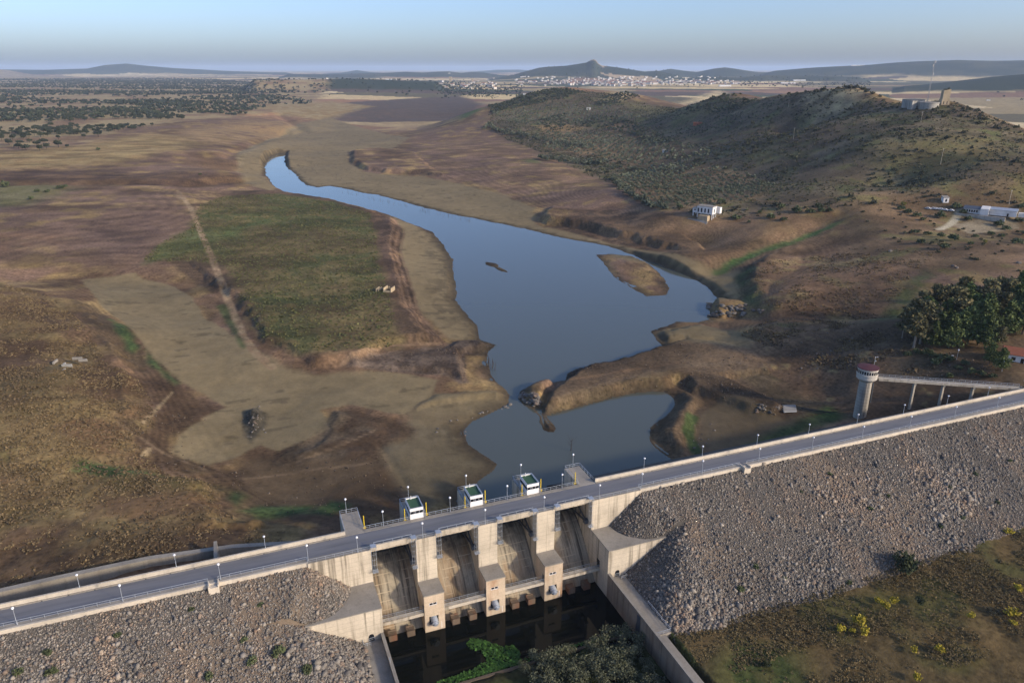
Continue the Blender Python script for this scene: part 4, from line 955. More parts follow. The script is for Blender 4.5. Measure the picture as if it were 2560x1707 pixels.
# valve houses at the foot of the piers
for x in PIER:
    vh = thing('valve_house', '', 'valve house'); vh.parent = sw
    for kk in ('label', 'category'):
        if kk in vh: del vh[kk]
    def v_(name, mb, mt, par=None): 
        mb.v = [(p[0] - 52.2, p[1] - 152.7, p[2]) for p in mb.v]; return part(name, mb, mt, par or vh)
    mb = MB().box(x, x + 5.2, 147.7, 152.698, -26, -12.95)
    wx0, wx1, ox0, ox1 = x + 1.25, x + 3.3, x + 1.15, x + 3.55
    mb.box(x, x + 5.2, 146.9, 147.7, -15.25, -12.95); mb.box(x, wx0, 146.9, 147.7, -16.05, -15.25); mb.box(wx1, x + 5.2, 146.9, 147.7, -16.05, -15.25)
    mb.box(x, x + 5.2, 146.9, 147.7, -19.4, -16.05); mb.box(x, ox0, 146.9, 147.7, -21.55, -19.4); mb.box(ox1, x + 5.2, 146.9, 147.7, -21.55, -19.4)
    mb.box(x, x + 5.2, 146.9, 147.7, -26, -21.55)
    v_('wall', mb, M['valve'] if 'valve' in M else M.setdefault('valve', concrete('valve_house_concrete', (.57, .46, .33), .3, .1, (.33, .16, .07, .7))))
    v_('roof', MB().box(x - .12, x + 5.32, 146.72, 152.695, -12.947, -12.65), M['conc_grey'])
    wn = v_('window', MB().box(wx0, wx1, 147.3, 147.5, -16.05, -15.25), M['glass'])
    mb = MB(); mb.box(wx0, wx1, 146.95, 147.1, -16.05, -15.97); mb.box(wx0, wx1, 146.95, 147.1, -15.33, -15.25)
    for q in (wx0, (wx0 + wx1) / 2 - .06, wx1 - .12): mb.box(q, q + .12, 146.95, 147.1, -15.97, -15.33)
    v_('frame', mb, M['white'], wn)
    v_('opening', MB().box(ox0 + .02, ox1 - .02, 147.5, 147.695, -21.54, -19.42), M['glass'])
    cx_ = x + 2.35; mb = MB()
    mb.cyl((cx_, 147.6, -20.3), (cx_ + .1, 145.7, -20.95), .8, .78, 16)
    for q in (.1, .35, .62, .97):
        c_ = Vector((cx_, 147.6, -20.3)).lerp(Vector((cx_ + .1, 145.7, -20.95)), q); e_ = Vector((.1, -1.9, -.65)).normalized() * .1
        mb.cyl(c_ - e_, c_ + e_, .93, .93, 16)
    mb.cyl((cx_ + .1, 145.65, -20.97), (cx_ + .12, 145.3, -21.09), .62, .55, 16)
    mb.bar((cx_ - 1.2, 146.6, -21.4), (cx_ + 1.3, 146.6, -21.4), .14)
    v_('valve', mb, M['steel'])
    v_('door', MB().box(x - .03, x + .02, 147.3, 148.4, -17.98, -16.0), M['darksteel'])
    v_('gauge_board', MB().box(x + 4.25, x + 4.4, 146.84, 146.897, -23.6, -21.7), M['white'])
sp_('tunnel_doorway', MB().box(82.36, 82.5, 147.1, 148.7, -17.95, -15.6), M['glass'])
M['wall_dirty2'] = concrete('sill_concrete', (.13, .10, .07), .5, 0)
sp_('end_sill', MB().box(21.85, 82.35, 127.3, 128.0, -26.4, -23.5), M['wall_dirty2'])
# training walls with their walkways
for s in (0, 1):
    f_ = (lambda x: x) if s == 0 else (lambda x: 104.4 - x)
    side = 'left' if s == 0 else 'right'
    tw = thing('training_wall', 'weathered channel wall with a walkway on the %s side of the dark pool' % side, 'wall', (f_(21.8), 142.5, -18))
    def w_(name, mb, mt):
        mb.v = [(p[0] - tw.location[0], p[1] - 142.5, p[2] + 18) for p in mb.v]; return part(name, mb, mt, tw)
    bx = lambda mb, a, b, *r: mb.box(min(f_(a), f_(b)), max(f_(a), f_(b)), *r)
    mb = MB(); bx(mb, 21.35, 21.98, 88, 142.49, -26.5, -16.55); w_('wall', mb, M['wall_dirty'] if 'wall_dirty' in M else M.setdefault('wall_dirty', concrete('stained_wall', (.27, .22, .165), .7, .1, (.16, .09, .055, .4))))
    mb = MB(); bx(mb, 21.25, 22.02, 88, 142.49, -16.547, -16.42); w_('coping', mb, M['conc_grey'])
    mb = MB(); bx(mb, 17.0, 21.34, 119.2, 142.49, -21, -18.05); bx(mb, 18.6, 21.34, 88, 119.2, -21, -18.3); w_('walkway', mb, M['conc_grey'])
    mb = MB()
    if s: rail(mb, [(f_(17.05), 130, -18.05), (f_(17.05), 119.3, -18.05), (f_(21.3), 119.3, -18.05)], 1.0, 2.0, (.5,), .07)
    else: rail(mb, [(f_(21.45), 133.2, -16.42), (f_(21.45), 132.4, -16.42)], .7, 2.0, (.4,), .09)
    w_('railing', mb, M['steel'])
    if s:
        mb = MB().box(82.2, 82.39, 125.4, 126.6, -25, -17.2); mb.bar((82.0, 126.9, -24.5), (82.3, 126.4, -17.6), .12); mb.bar((81.9, 124.8, -24.5), (82.3, 125.4, -17.6), .12)
        w_('stop_log_slot', mb, M['darksteel'])
# control cabins on the piers
for i, x in enumerate(PIER):
    lab = ('first', 'middle', 'last')[i]
    cb = thing('control_cabin', ['white gate cabin with green roof nearest the bare mud bank, leftmost of three', 'white gate cabin with green roof between the other two cabins', 'white gate cabin with green roof in front of open water, rightmost of three'][i], 'cabin', (x + 2.65, 161.75, .02), 0, 'white gate cabins with green roofs on the spillway piers')
    w, d = 1.77, 5.4
    mb = MB(); mb.box(-w, w, 0, .12, 0, 1.5); mb.box(-w, w, d - .12, d, 0, 2.35); mb.box(-w, -w + .12, .12, d - .12, 0, 1.3); mb.box(w - .12, w, .12, d - .12, 0, 1.3)
    mb.box(-w, w, 0, .14, 2.32, 3.2); mb.box(-w, w, d - .14, d, 2.352, 3.2); mb.box(-w, -w + .14, .14, d - .14, 2.32, 3.2); mb.box(w - .14, w, .14, d - .14, 2.32, 3.2)
    part('wall', mb, M['white'], cb)
    mb = MB().box(-w + .05, w - .05, .05, .1, 1.5, 2.32); mb.box(-w + .03, -w + .08, .12, d - .12, 1.3, 2.32); mb.box(w - .08, w - .03, .12, d - .12, 1.3, 2.32)
    wn = part('window', mb, M['glass'], cb)
    mb = MB()
    for q in (-w, -.75, -.35, .62, w - .12): mb.box(q, q + .1, -.02, .12, 1.5, 2.32)
    part('frame', mb, M['steel'], wn)
    part('door', MB().box(-.7, .68, -.025, -.003, .05, 1.48), M['white'], cb)
    part('roof', MB().box(-w + .14, w - .14, .14, d - .14, 2.6, 2.86), M['green'], cb)
    mb = MB(); mb.box(-w - .06, w + .06, -.06, .16, 3.203, 3.27); mb.box(-w - .06, w + .06, d - .16, d + .06, 3.203, 3.27); mb.box(-w - .06, -w + .16, .16, d - .16, 3.203, 3.27); mb.box(w - .16, w + .06, .16, d - .16, 3.203, 3.27)
    part('roof_rim', mb, M['steel'], cb)
    part('vent_pipe', MB().cyl((-.3, d - .5, 2.8), (-.3, d - .5, 4.0), .08), M['white'], cb)
# yellow posts
YP = [(22.3, 163.0, 'left platform'), (32.75, 162.3, 'left side of the first cabin'), (38.75, 163.2, 'right side of the first cabin'), (49.15, 162.3, 'left side of the middle cabin'), (55.15, 163.2, 'right side of the middle cabin'), (65.55, 162.3, 'left side of the last cabin'), (71.55, 163.2, 'right side of the last cabin'), (82.0, 162.9, 'left edge of the right platform')]
mb = MB().cyl((0, 0, -.3), (0, 0, 3.0), .125, .11, 10); mb.cyl((0, 0, 2.85), (0, 0, 2.95), .15, .15, 10); PM = mb.mesh('post')
mb = MB().box(-.3, .3, -.3, .3, -.9, -.3); mb.bar((0, 0, -.6), (.5, 0, -.6), .2); PB = mb.mesh('bracket')
for x, y, w in YP:
    t_ = thing('yellow_post', 'yellow steel post by the ' + w, 'post', (x, y, .3), 0, 'yellow posts beside the gate cabins')
    link('post', PM, M['yellow'], t_); link('bracket', PB, M['yellow'], t_)
# street lamps
mb = MB().cyl((0, 0, 0), (0, 0, 4.0), .065, .05, 8); mb.cyl((0, 0, 0), (0, 0, .5), .11, .09, 8); LP = mb.mesh('pole')
LG = MB().ball((0, 0, 4.28), .30, 14, 9).mesh('globe', True)
LC = MB().cyl((0, 0, 3.98), (0, 0, 4.06), .12, .16, 10).mesh('collar')
def lamp(x, y, z, label, group, h=1.0):
    t_ = thing('street_lamp', label, 'street lamp', (x, y, z), 0, group); t_.scale = (1, 1, h)
    link('pole', LP, M['steel'], t_); gl = link('globe', LG, M['globe'], t_); link('collar', LC, M['steel'], t_); return t_
ordn = ['first', 'second', 'third', 'fourth', 'fifth', 'sixth', 'seventh', 'eighth', 'ninth', 'tenth', 'eleventh', 'twelfth']
G1 = 'globe lamps along the dam crest'
for i, x in enumerate((-41.7, -21.75, -1.9)):
    lamp(x, 161.03, 1.16, 'globe lamp on the parapet left of the spillway, %s from the left photo edge' % ordn[i], G1, .78)
for i, x in enumerate((103.2, 123.2, 143.2, 163.2, 183.1, 203.2, 223.2, 243.0)):
    lamp(x, 161.03, 1.16, 'globe lamp on the parapet right of the spillway, %s counted from the cabins' % ordn[i], G1, .78)
for i, x in enumerate((-52.6, -32.5, -12.3, 7.3)):
    lamp(x, 154.0, 0, 'globe lamp on the downstream kerb left of the spillway, %s from the left' % ordn[i], G1)
for i, x in enumerate((98.4, 118.4, 138.4, 158.4, 178.4, 198.4, 218.5, 238.6, 258.6)):
    lamp(x, 154.0, 0, 'globe lamp on the downstream kerb right of the spillway, %s counted from the bays' % ordn[i], G1)
for i, x in enumerate((18.9, 35.1, 51.6, 68.1, 84.5)):
    lamp(x, 152.9, .03, 'globe lamp above the spillway face, ' + ['over the left abutment', 'over the first pier', 'over the middle pier', 'over the last pier', 'over the right abutment'][i], G1)
for i, x in enumerate((26.95, 44.8, 60.9, 77.3)):
    lamp(x, 161.5, .1, 'globe lamp on the upstream rail above the %s gate bay' % ordn[i], G1)
for i, x in enumerate((19.05, 35.8, 52.2, 68.6, 85.1)):
    lamp(x, 170.8, 0, 'globe lamp at the lake end of the ' + ['left platform', 'first cabin pier', 'middle cabin pier', 'last cabin pier', 'right platform'][i], G1)
# ------------------------------------------------------------------ vegetation
def leaves(blobs, size, ca, cb, seed, flat=.35, trunk=None, clumpy=5.0):
    """leaf sprays filling lumpy ellipsoids: (cx,cy,cz,rx,ry,rz,n); returns V, quads, tint"""
    r = np.random.default_rng(seed); PP = []
    for cx, cy, cz_, rx, ry, rz, n in blobs:
        d = r.normal(size=(n, 3)); d /= np.linalg.norm(d, axis=1)[:, None]
        d[:, 2] = np.where(d[:, 2] < -.5, d[:, 2] * .5, d[:, 2])
        k = r.uniform(0, 1, n) ** .38
        b = 1 + .22 * np.sin(d[:, 0] * clumpy + seed) * np.cos(d[:, 1] * clumpy + d[:, 2] * 4)
        PP.append(d * (k * b)[:, None] * (rx, ry, rz) + (cx, cy, cz_))
    P = np.concatenate(PP); n = len(P)
    nz = r.normal(size=(n, 3)); nz[:, 2] = np.abs(nz[:, 2]) + flat; nz /= np.linalg.norm(nz, axis=1)[:, None]
    t = np.cross(nz, r.normal(size=(n, 3))); t /= np.linalg.norm(t, axis=1)[:, None]; u = np.cross(nz, t)
    s = size * r.uniform(.6, 1.35, n)[:, None]
    V = np.stack([P - t * s - u * s * .55, P + t * s - u * s * .5, P + t * s * .8 + u * s * .6, P - t * s * .7 + u * s * .55], 1).reshape(-1, 3)
    Q = np.arange(n * 4).reshape(n, 4)
    m = (.5 + .5 * np.sin(P[:, 0] * 1.7 + seed) * np.cos(P[:, 1] * 1.9 + P[:, 2] * 1.3)) * .6 + r.uniform(0, .4, n)
    c = np.repeat(np.array(ca)[None] * (1 - m[:, None]) + np.array(cb)[None] * m[:, None], 4, 0)
    if trunk:
        h, w, tc = trunk
        k = 6; a = np.arange(k) * 2 * math.pi / k
        ring = lambda z, q, ox: np.stack([np.cos(a) * q + ox, np.sin(a) * q, np.full(k, z)], 1)
        tv = np.concatenate([ring(-.6, w, 0), ring(h * .6, w * .75, .1 * h * .2), ring(h, w * .5, .05 * h)])
        o = len(V); tq = np.array([(o + j * k + i, o + j * k + (i + 1) % k, o + (j + 1) * k + (i + 1) % k, o + (j + 1) * k + i) for j in range(2) for i in range(k)])
        V = np.concatenate([V, tv]); Q = np.concatenate([Q, tq]); c = np.concatenate([c, np.tile(np.array(tc), (len(tv), 1))])
    return V, Q, c
def proto(name, *a, **k):
    V, Q, c = leaves(*a, **k); me = raw_mesh(name, V, [Q], c); me.materials.append(M['leaf']); return me, (V, Q, c)
OAKA, OAKB = (.030, .040, .024), (.066, .076, .046)
OLVA, OLVB = (.085, .102, .062), (.16, .175, .112)
SHRA, SHRB = (.052, .058, .032), (.105, .10, .054)
oaks = [proto('holm_oak', [(0, 0, 4.0, 3.6 + .5 * i, 3.4, 2.3, 90), (2.0, .8 - i * .5, 3.6, 2.4, 2.3, 1.7, 50), (-2.0, -.6, 3.8, 2.4, 2.2, 1.8, 50), (.2, 1.8, 4.4, 2.2, 2.0, 1.7, 40)], .75, OAKA, OAKB, 20 + i, trunk=(3.0, .35, (.06, .05, .04))) for i in range(4)]
oak_low = [leaves([(0, 0, 3.9, 4.2, 4.0, 2.6, 22)], 1.9, OAKA, OAKB, 40 + i) for i in range(4)]
olives = [proto('olive_tree', [(0, 0, 2.1, 1.7, 1.7, 1.3, 60), (.7, .4, 1.9, 1.1, 1.1, .9, 25), (-.7, -.3, 2.0, 1.1, 1.0, 1.0, 25)], .42, OLVA, OLVB, 50 + i, trunk=(1.4, .2, (.08, .065, .05))) for i in range(4)]
olive_low = [leaves([(0, 0, 1.9, 1.9, 1.9, 1.5, 16)], .95, OLVA, OLVB, 60 + i) for i in range(4)]
shrubs = [proto('hill_shrub', [(0, 0, .8, 1.5, 1.4, 1.0, 60), (.8, .5, .6, .9, .9, .7, 25)], .40, SHRA, SHRB, 70 + i) for i in range(4)]
shrub_low = [leaves([(0, 0, .7, 1.4, 1.3, .9, 12)], .85, SHRA, SHRB, 80 + i) for i in range(4)]
def put(me, name, x, y, z, s, label, cat, group, sz=None):
    o = bpy.data.objects.new(name, me); COL.objects.link(o)
    o.location = (x, y, z); o.scale = (s, s * rng.uniform(.85, 1.15), (sz or s) * rng.uniform(.85, 1.15)); o.rotation_euler = (0, 0, rng.uniform(0, 6.28))
    return tag(o, label, cat, group)
def bake(kinds, P, S, name, mt, label, cat):
    vs, qs, cs = [], [], []; o = 0
    which = rng.integers(0, len(kinds), len(P))
    for k, (V, Q, c) in enumerate(kinds):
        sel = which == k
        p, s = P[sel], S[sel]; n = len(p)
        if not n: continue
        a = rng.uniform(0, 6.28, n); ca, sa = np.cos(a)[:, None], np.sin(a)[:, None]
        x = (V[None, :, 0] * ca - V[None, :, 1] * sa) * s[:, None] + p[:, :1]
        y = (V[None, :, 0] * sa + V[None, :, 1] * ca) * s[:, None] + p[:, 1:2]
        z = V[None, :, 2] * s[:, None] + p[:, 2:3]
        vs.append(np.stack([x, y, z], -1).reshape(-1, 3)); qs.append((Q[None] + (np.arange(n) * len(V))[:, None, None] + o).reshape(-1, 4))
        cs.append((np.tile(c, (n, 1)).reshape(n, len(V), 3) * rng.uniform(.8, 1.2, (n, 1, 1))).reshape(-1, 3)); o += n * len(V)
    ob = link(name, raw_mesh(name, np.concatenate(vs), [np.concatenate(qs)], np.concatenate(cs)), mt)
    return tag(ob, label, cat, kind='stuff')
def scatter(P, n):
    x0, y0 = P.min(0); x1, y1 = P.max(0)
    x = rng.uniform(x0, x1, n); y = rng.uniform(y0, y1, n)
    k = inside(P, x, y); return x[k], y[k]

# holm oaks of the plain
near = [(20, 1045), (150, 1035), (110, 1100), (350, 1070), (240, 1090), (440, 1110), (690, 1125), (550, 1140), (470, 1165), (220, 1140), (310, 1160), (520, 1080), (790, 1130), (480, 1005), (690, 1030), (240, 990), (600, 975), (870, 975), (990, 1010), (1160, 1000), (140, 955), (20, 1000)]
pts = cast([.1953 * a for a, b in near], [119.4 + .1953 * b for a, b in near])
wl = ['at the near tip of the wood', 'on the wood edge']
G = 'holm oaks on the dry plain'
for i, p in enumerate(pts):
    s = rng.uniform(.95, 1.4) * (1.35 if i in (6, 19) else 1) * (.6 if i == 12 else 1)
    lab = {6: 'broad dark oak at the right end of the nearest clump', 12: 'small upright oak standing alone right of the nearest clump', 19: 'broad dark oak on open straw, foremost of the wood edge'}.get(i, 'dark round holm oak of the loose clump nearest the camera, left plain')
    put(oaks[i % 4][0], 'holm_oak', *p, s, lab, 'tree', G)
WOOD = plan([(-30, 318), (60, 322), (150, 315), (240, 308), (300, 303), (380, 287), (432, 277), (420, 268), (370, 262), (560, 258), (620, 242), (700, 237), (725, 230), (650, 222), (770, 212), (745, 205), (620, 195), (500, 184), (300, 178), (-30, 176)], 5)
wa = np.arctan2(WOOD[:, 0], WOOD[:, 1]); q_ = rng.uniform(600, 9500, 21000); a_ = rng.uniform(wa.min(), wa.max(), 21000)
x, y = q_ * np.sin(a_), q_ * np.cos(a_); k_ = inside(WOOD, x, y); x, y = x[k_], y[k_]
r_ = np.hypot(x, y)
den = fbm(x * .35 + y * .1, y, 190, 4, 2)
clear = np.zeros(len(x), bool)
for q in ([(-30, 240), (200, 241), (330, 246), (330, 252), (150, 256), (-30, 258)], [(-30, 203), (250, 206), (420, 209), (400, 212), (-30, 207)], [(420, 234), (560, 236), (640, 236), (620, 232), (440, 230)], [(200, 275), (380, 276), (390, 280), (200, 281)], [(-30, 186), (80, 187), (80, 189), (-30, 189)], [(640, 205), (760, 200), (760, 209), (660, 212)]):
    clear |= inside(plan(q, 5), x, y) & (rng.random(len(x)) > .06)
keep = (den > .30 + .22 * rng.random(len(x))) & ~clear
P = np.stack([x, y, hz(x, y)], 1)[keep]; r_ = r_[keep]
order = np.argsort(r_); P = P[order]; r_ = r_[order]
for p in P[:278]: put(oaks[rng.integers(4)][0], 'holm_oak', *p, rng.uniform(.8, 1.3), 'dark round holm oak in the wood on the left plain', 'tree', G)
P2 = P[278:]
oak_far = [leaves([(0, 0, 3.9, 4.0, 4.0, 2.4, 8)], 2.9, OAKA, OAKB, 45 + i) for i in range(4)]
fr = r_[278:] > 2300; print('oaks', len(r_), r_[277], fr.sum())
bake(oak_low, P2[~fr], rng.uniform(.85, 1.4, (~fr).sum()), 'holm_oak_wood', M['leaf'], 'dark oak wood covering the plain to the left', 'wood')
bake(oak_far, P2[fr], rng.uniform(.85, 1.4, fr.sum()), 'far_oak_wood', M['leaf'], 'far oak wood thinning to a dark band under the horizon at the left', 'wood')
# lone trees on the far stubble and by the far villages
fx = rng.uniform(560, 1100, 900); fy = rng.normal(196, 9, 900); kk = (fy > 176) & (fy < 222)
fx, fy = fx[kk], fy[kk]; a, b = at_z(fx, fy, 6.0)
gx = np.concatenate([rng.uniform(1000, 1200, 330), rng.uniform(1700, 2000, 260), rng.uniform(1200, 1700, 420), rng.uniform(2180, 2352, 3)]); gy = np.concatenate([rng.normal(205, 6, 330), rng.normal(193, 4, 260), rng.normal(188, 6, 420), rng.normal(214, 6, 3)])
kk = (gy > 178); a2, b2 = at_z(gx[kk], gy[kk], 7.0)
a = np.concatenate([a, a2]); b = np.concatenate([b, b2]); zz = hz(a, b)
bake(oak_low, np.stack([a, b, zz], 1), rng.uniform(.7, 1.5, len(a)), 'distant_trees', M['leaf'], 'tiny dark trees dotted over the distant stubble and around the villages', 'trees')

# olive groves: rows across the slope
OLO = []
def grove(outline, step, ang, jit, keepf, seed):
    Pq = cpoly(outline); OLO.append(Pq); c, s = math.cos(ang), math.sin(ang)
    u0, u1 = (Pq @ (c, s)).min(), (Pq @ (c, s)).max(); v0, v1 = (Pq @ (-s, c)).min(), (Pq @ (-s, c)).max()
    U, W = np.meshgrid(np.arange(u0, u1, step), np.arange(v0, v1, step * 1.12))
    U = U.ravel() + rng.normal(0, jit, U.size); W = W.ravel() + rng.normal(0, jit, W.size)
    X, Y = U * c - W * s, U * s + W * c
    k = inside(Pq, X, Y) & (rng.random(len(X)) < keepf) & (fbm(X, Y, 45, 3, seed) > .30)
    return np.stack([X[k], Y[k], hz(X[k], Y[k])], 1)
GR_ = [grove([(1412, 408), (1470, 395), (1560, 378), (1640, 383), (1720, 402), (1790, 428), (1760, 450), (1690, 468), (1640, 476), (1560, 478), (1480, 470), (1430, 445)], 8.6, .35, .6, .93, 1),
       grove([(1250, 302), (1400, 308), (1520, 328), (1600, 365), (1500, 392), (1380, 362), (1250, 342)], 9.5, .9, .9, .85, 2),
       grove([(1130, 262), (1250, 234), (1400, 243), (1480, 270), (1350, 287), (1200, 290)], 10.5, .2, .9, .85, 3),
       grove([(1480, 300), (1540, 322), (1640, 345), (1620, 372), (1540, 350), (1470, 325)], 8.5, .3, 2.0, .55, 4)]
P = np.concatenate(GR_); P = P[np.argsort(np.hypot(P[:, 0], P[:, 1]))]
for p in P[:300]: put(olives[rng.integers(4)][0], 'olive_tree', *p, rng.uniform(.9, 1.4), 'grey green olive tree in the rows above the stilted white house', 'olive tree', 'olive trees in rows on the slope')
bake(olive_low, P[300:], rng.uniform(.95, 1.5, len(P) - 300), 'olive_grove', M['leaf'], 'far olive grove rows spread over the slope', 'olive grove')
# dense dark wood patches on the olive ridge
dk = []
for q, n in (([(1300, 285), (1360, 268), (1420, 268), (1480, 290), (1530, 318), (1560, 330), (1500, 330), (1430, 305), (1380, 296)], 900), ([(1120, 245), (1200, 220), (1290, 204), (1340, 212), (1300, 226), (1200, 246), (1130, 262)], 1400), ([(1270, 268), (1300, 262), (1310, 285), (1270, 300), (1230, 285), (1240, 275)], 260), ([(1400, 220), (1440, 214), (1470, 224), (1420, 240), (1360, 245)], 300), ([(1600, 240), (1680, 216), (1740, 230), (1700, 250), (1600, 262), (1560, 258)], 230), ([(1030, 215), (1130, 206), (1180, 214), (1130, 228), (1060, 222)], 700)):
    x, y = scatter(cpoly(q), n); dk.append(np.stack([x, y, hz(x, y)], 1))
dk = np.concatenate(dk)
oak_mid = [leaves([(0, 0, 3.6, 4.2, 4.0, 2.8, 22)], 1.7, (.034, .046, .026), (.075, .084, .046), 170 + i) for i in range(4)]
bake(oak_mid, dk, rng.uniform(.35, .75, len(dk)), 'hillside_wood', M['leaf'], 'dark evergreen wood patches on the olive ridge', 'wood')
# grey green belt of riverside bushes below the groves
riv = [proto('riverside_bush', [(0, 0, 2.0, 2.4, 2.0, 1.9, 90), (1.6, .5, 1.5, 1.6, 1.4, 1.3, 40)], .55, (.085, .10, .062), (.165, .178, .115), 90 + i) for i in range(3)]
ls = [[(1112, 292), (1150, 303), (1200, 312), (1245, 322), (1300, 335), (1350, 338)], [(1240, 366), (1300, 370), (1360, 378), (1420, 388), (1480, 392)], [(1408, 410), (1420, 430), (1450, 452), (1490, 474), (1530, 480)]]
nb = 0
for L in ls:
    q = np.array(L, float); t_ = np.linspace(0, len(q) - 1.001, 46); i = t_.astype(int); f = (t_ - i)[:, None]
    pp = q[i] * (1 - f) + q[i + 1] * f + rng.normal(0, (4, 2.2), (46, 2))
    for p in cast(pp[:, 0], pp[:, 1]): put(riv[rng.integers(3)][0], 'riverside_bush', *p, rng.uniform(.9, 1.6) * (1 if p[1] < 900 else 1.4), 'grey green bush in the belt along the foot of the olive slope', 'bush', 'bushes in the belt below the olive groves')
# scrub over the hill with the tanks
x, y = scatter(HILL, 30000); z = hz(x, y)
k = (fbm(x, y, 55, 4, 3) > .30 + .3 * rng.random(len(x)))
for q in OLO: k &= ~inside(q, x, y) | (rng.random(len(x)) < .08)
P = np.stack([x, y, z], 1)[k]; P = P[np.argsort(np.hypot(P[:, 0], P[:, 1]))]
S = np.exp(rng.normal(-.35, .4, len(P))); big = rng.permutation(len(P) // 2)[:230]
isb = np.zeros(len(P), bool); isb[big] = True
for p in P[isb]: put(shrubs[rng.integers(4)][0], 'hill_shrub', *p, rng.uniform(.9, 2.1), 'dark round shrub on the slope of the scrub hill', 'shrub', 'shrubs scattered over the scrub hill')
bake(shrub_low, P[~isb], np.clip(S[~isb] * .85, .3, 1.2), 'hill_scrub', M['leaf'], 'low olive brown scrub covering the hill', 'scrub')
# trees along the crest line of that hill
sky_ = [(1640, 226, .8), (1660, 219, .9), (1684, 212, 1.0), (1700, 216, .8), (1790, 219, .7), (1812, 216, 1), (1830, 214, .8), (1850, 211, .8), (1875, 208, 1), (1893, 206, 1.1), (1925, 203, .9), (1940, 202, 1.3), (1952, 202, 1.6), (1966, 203, 1.6), (1980, 206, 1.5), (1992, 211, 1.3), (2004, 215, 1.1), (2020, 222, .8), (1760, 227, .8), (2192, 233, 1.1), (2245, 255, 1.0), (2262, 275, 1.1)]
pp = cast([a for a, b, c in sky_], [b + 1.5 for a, b, c in sky_])
for p, (a, b, c) in zip(pp, sky_): put(shrubs[rng.integers(4)][0], 'hill_shrub', *p, c * 2.0, 'dark bushy tree on the skyline of the scrub hill', 'shrub', 'shrubs scattered over the scrub hill')
# bushes on the flats around the two white houses
ym = [proto('broom', [(0, 0, .8, 1.0, .9, .75, 90), (.7, .3, .7, .7, .7, .6, 50), (-.5, .5, .6, .7, .6, .5, 40)], .19, (.30, .24, .022), (.44, .36, .05), 100 + i) for i in range(3)]
gb = [proto('green_bush', [(0, 0, 1.3, 1.9, 1.8, 1.3, 130), (1.2, .4, 1.0, 1.2, 1.2, 1.0, 60), (-1.0, .7, 1.1, 1.2, 1.1, .9, 50)], .36, (.062, .080, .036), (.125, .145, .066), 110 + i) for i in range(3)]
def bushes(lst, kind, name, fmt, cat, group):
    pp = cast([a[0] for a in lst], [a[1] for a in lst])
    for i, (p, a) in enumerate(zip(pp, lst)):
        lab = a[3] if len(a) > 3 else fmt
        put(kind[i % len(kind)][0], name, *p, a[2], lab, cat, group)
bushes([(1655, 468, 2.0, 'dark bush behind the stilted white house, at its right'), (1560, 478, 1.6), (1690, 504, 1.9, 'round green bush just right of the stilted white house'), (1770, 502, 1.7), (1800, 508, 1.6), (1745, 490, 1.0), (1720, 512, .8), (1795, 480, 1.7), (1830, 488, 1.8), (1860, 490, 1.6), (1885, 487, 1.5), (1905, 486, 1.3), (1880, 476, 1.2), (2070, 482, 1.3), (2085, 490, 1.6), (2105, 498, 1.5), (2120, 507, 1.2), (2160, 500, 1.8), (2195, 478, 1.6), (2212, 490, 1.3), (2225, 506, 1.3, 'round dark bush on the bank below the restaurant terrace'), (2100, 536, 1.3), (2130, 540, 1.2), (2160, 545, 1.2), (2190, 552, 1.6, 'large dark bush on the slope below the restaurant'), (2170, 572, 1.7), (2115, 560, 1.3), (2230, 562, .9), (2240, 545, 1.0), (2295, 520, 1.7), (2310, 528, 1.4), (2340, 510, 1.5), (2320, 500, 1.9), (2348, 478, 1.7), (2335, 560, 1.6), (2300, 545, 1.2), (2275, 540, 1.2), (2352, 540, 1.6), (12, 430, 2.3), (86, 442, 1.2), (72, 458, 1.4), (110, 442, 1.4), (140, 434, 1.8), (150, 430, 1.2), (226, 345, 1.7, 'lone bright green bush on the straw field at the left'), (460, 402, .8)], gb, 'green_bush', 'green bush on the rough ground between the white houses', 'bush', 'green bushes on the rough ground')
x, y = scatter(cpoly([(1950, 470), (2200, 520), (2352, 520), (2352, 640), (2200, 610), (2050, 560)]), 260); z = hz(x, y)
for p in np.stack([x, y, z], 1)[:60]: put(shrubs[rng.integers(4)][0], 'hill_shrub', *p, rng.uniform(.4, 1.0), 'small low shrub on the brown slope below the restaurant', 'shrub', 'small shrubs below the restaurant')
bushes([(2074, 474, 1.9, 'yellow green bush beside the road end left of the parked cars'), (2262, 558, 1.3, 'yellowish bush on the slope below the restaurant')], [proto('broom', [(0, 0, 1.0, 1.2, 1.1, .9, 90)], .3, (.16, .15, .03), (.25, .22, .05), 103)], 'broom', '', 'bush', 'yellow flowering broom bushes')
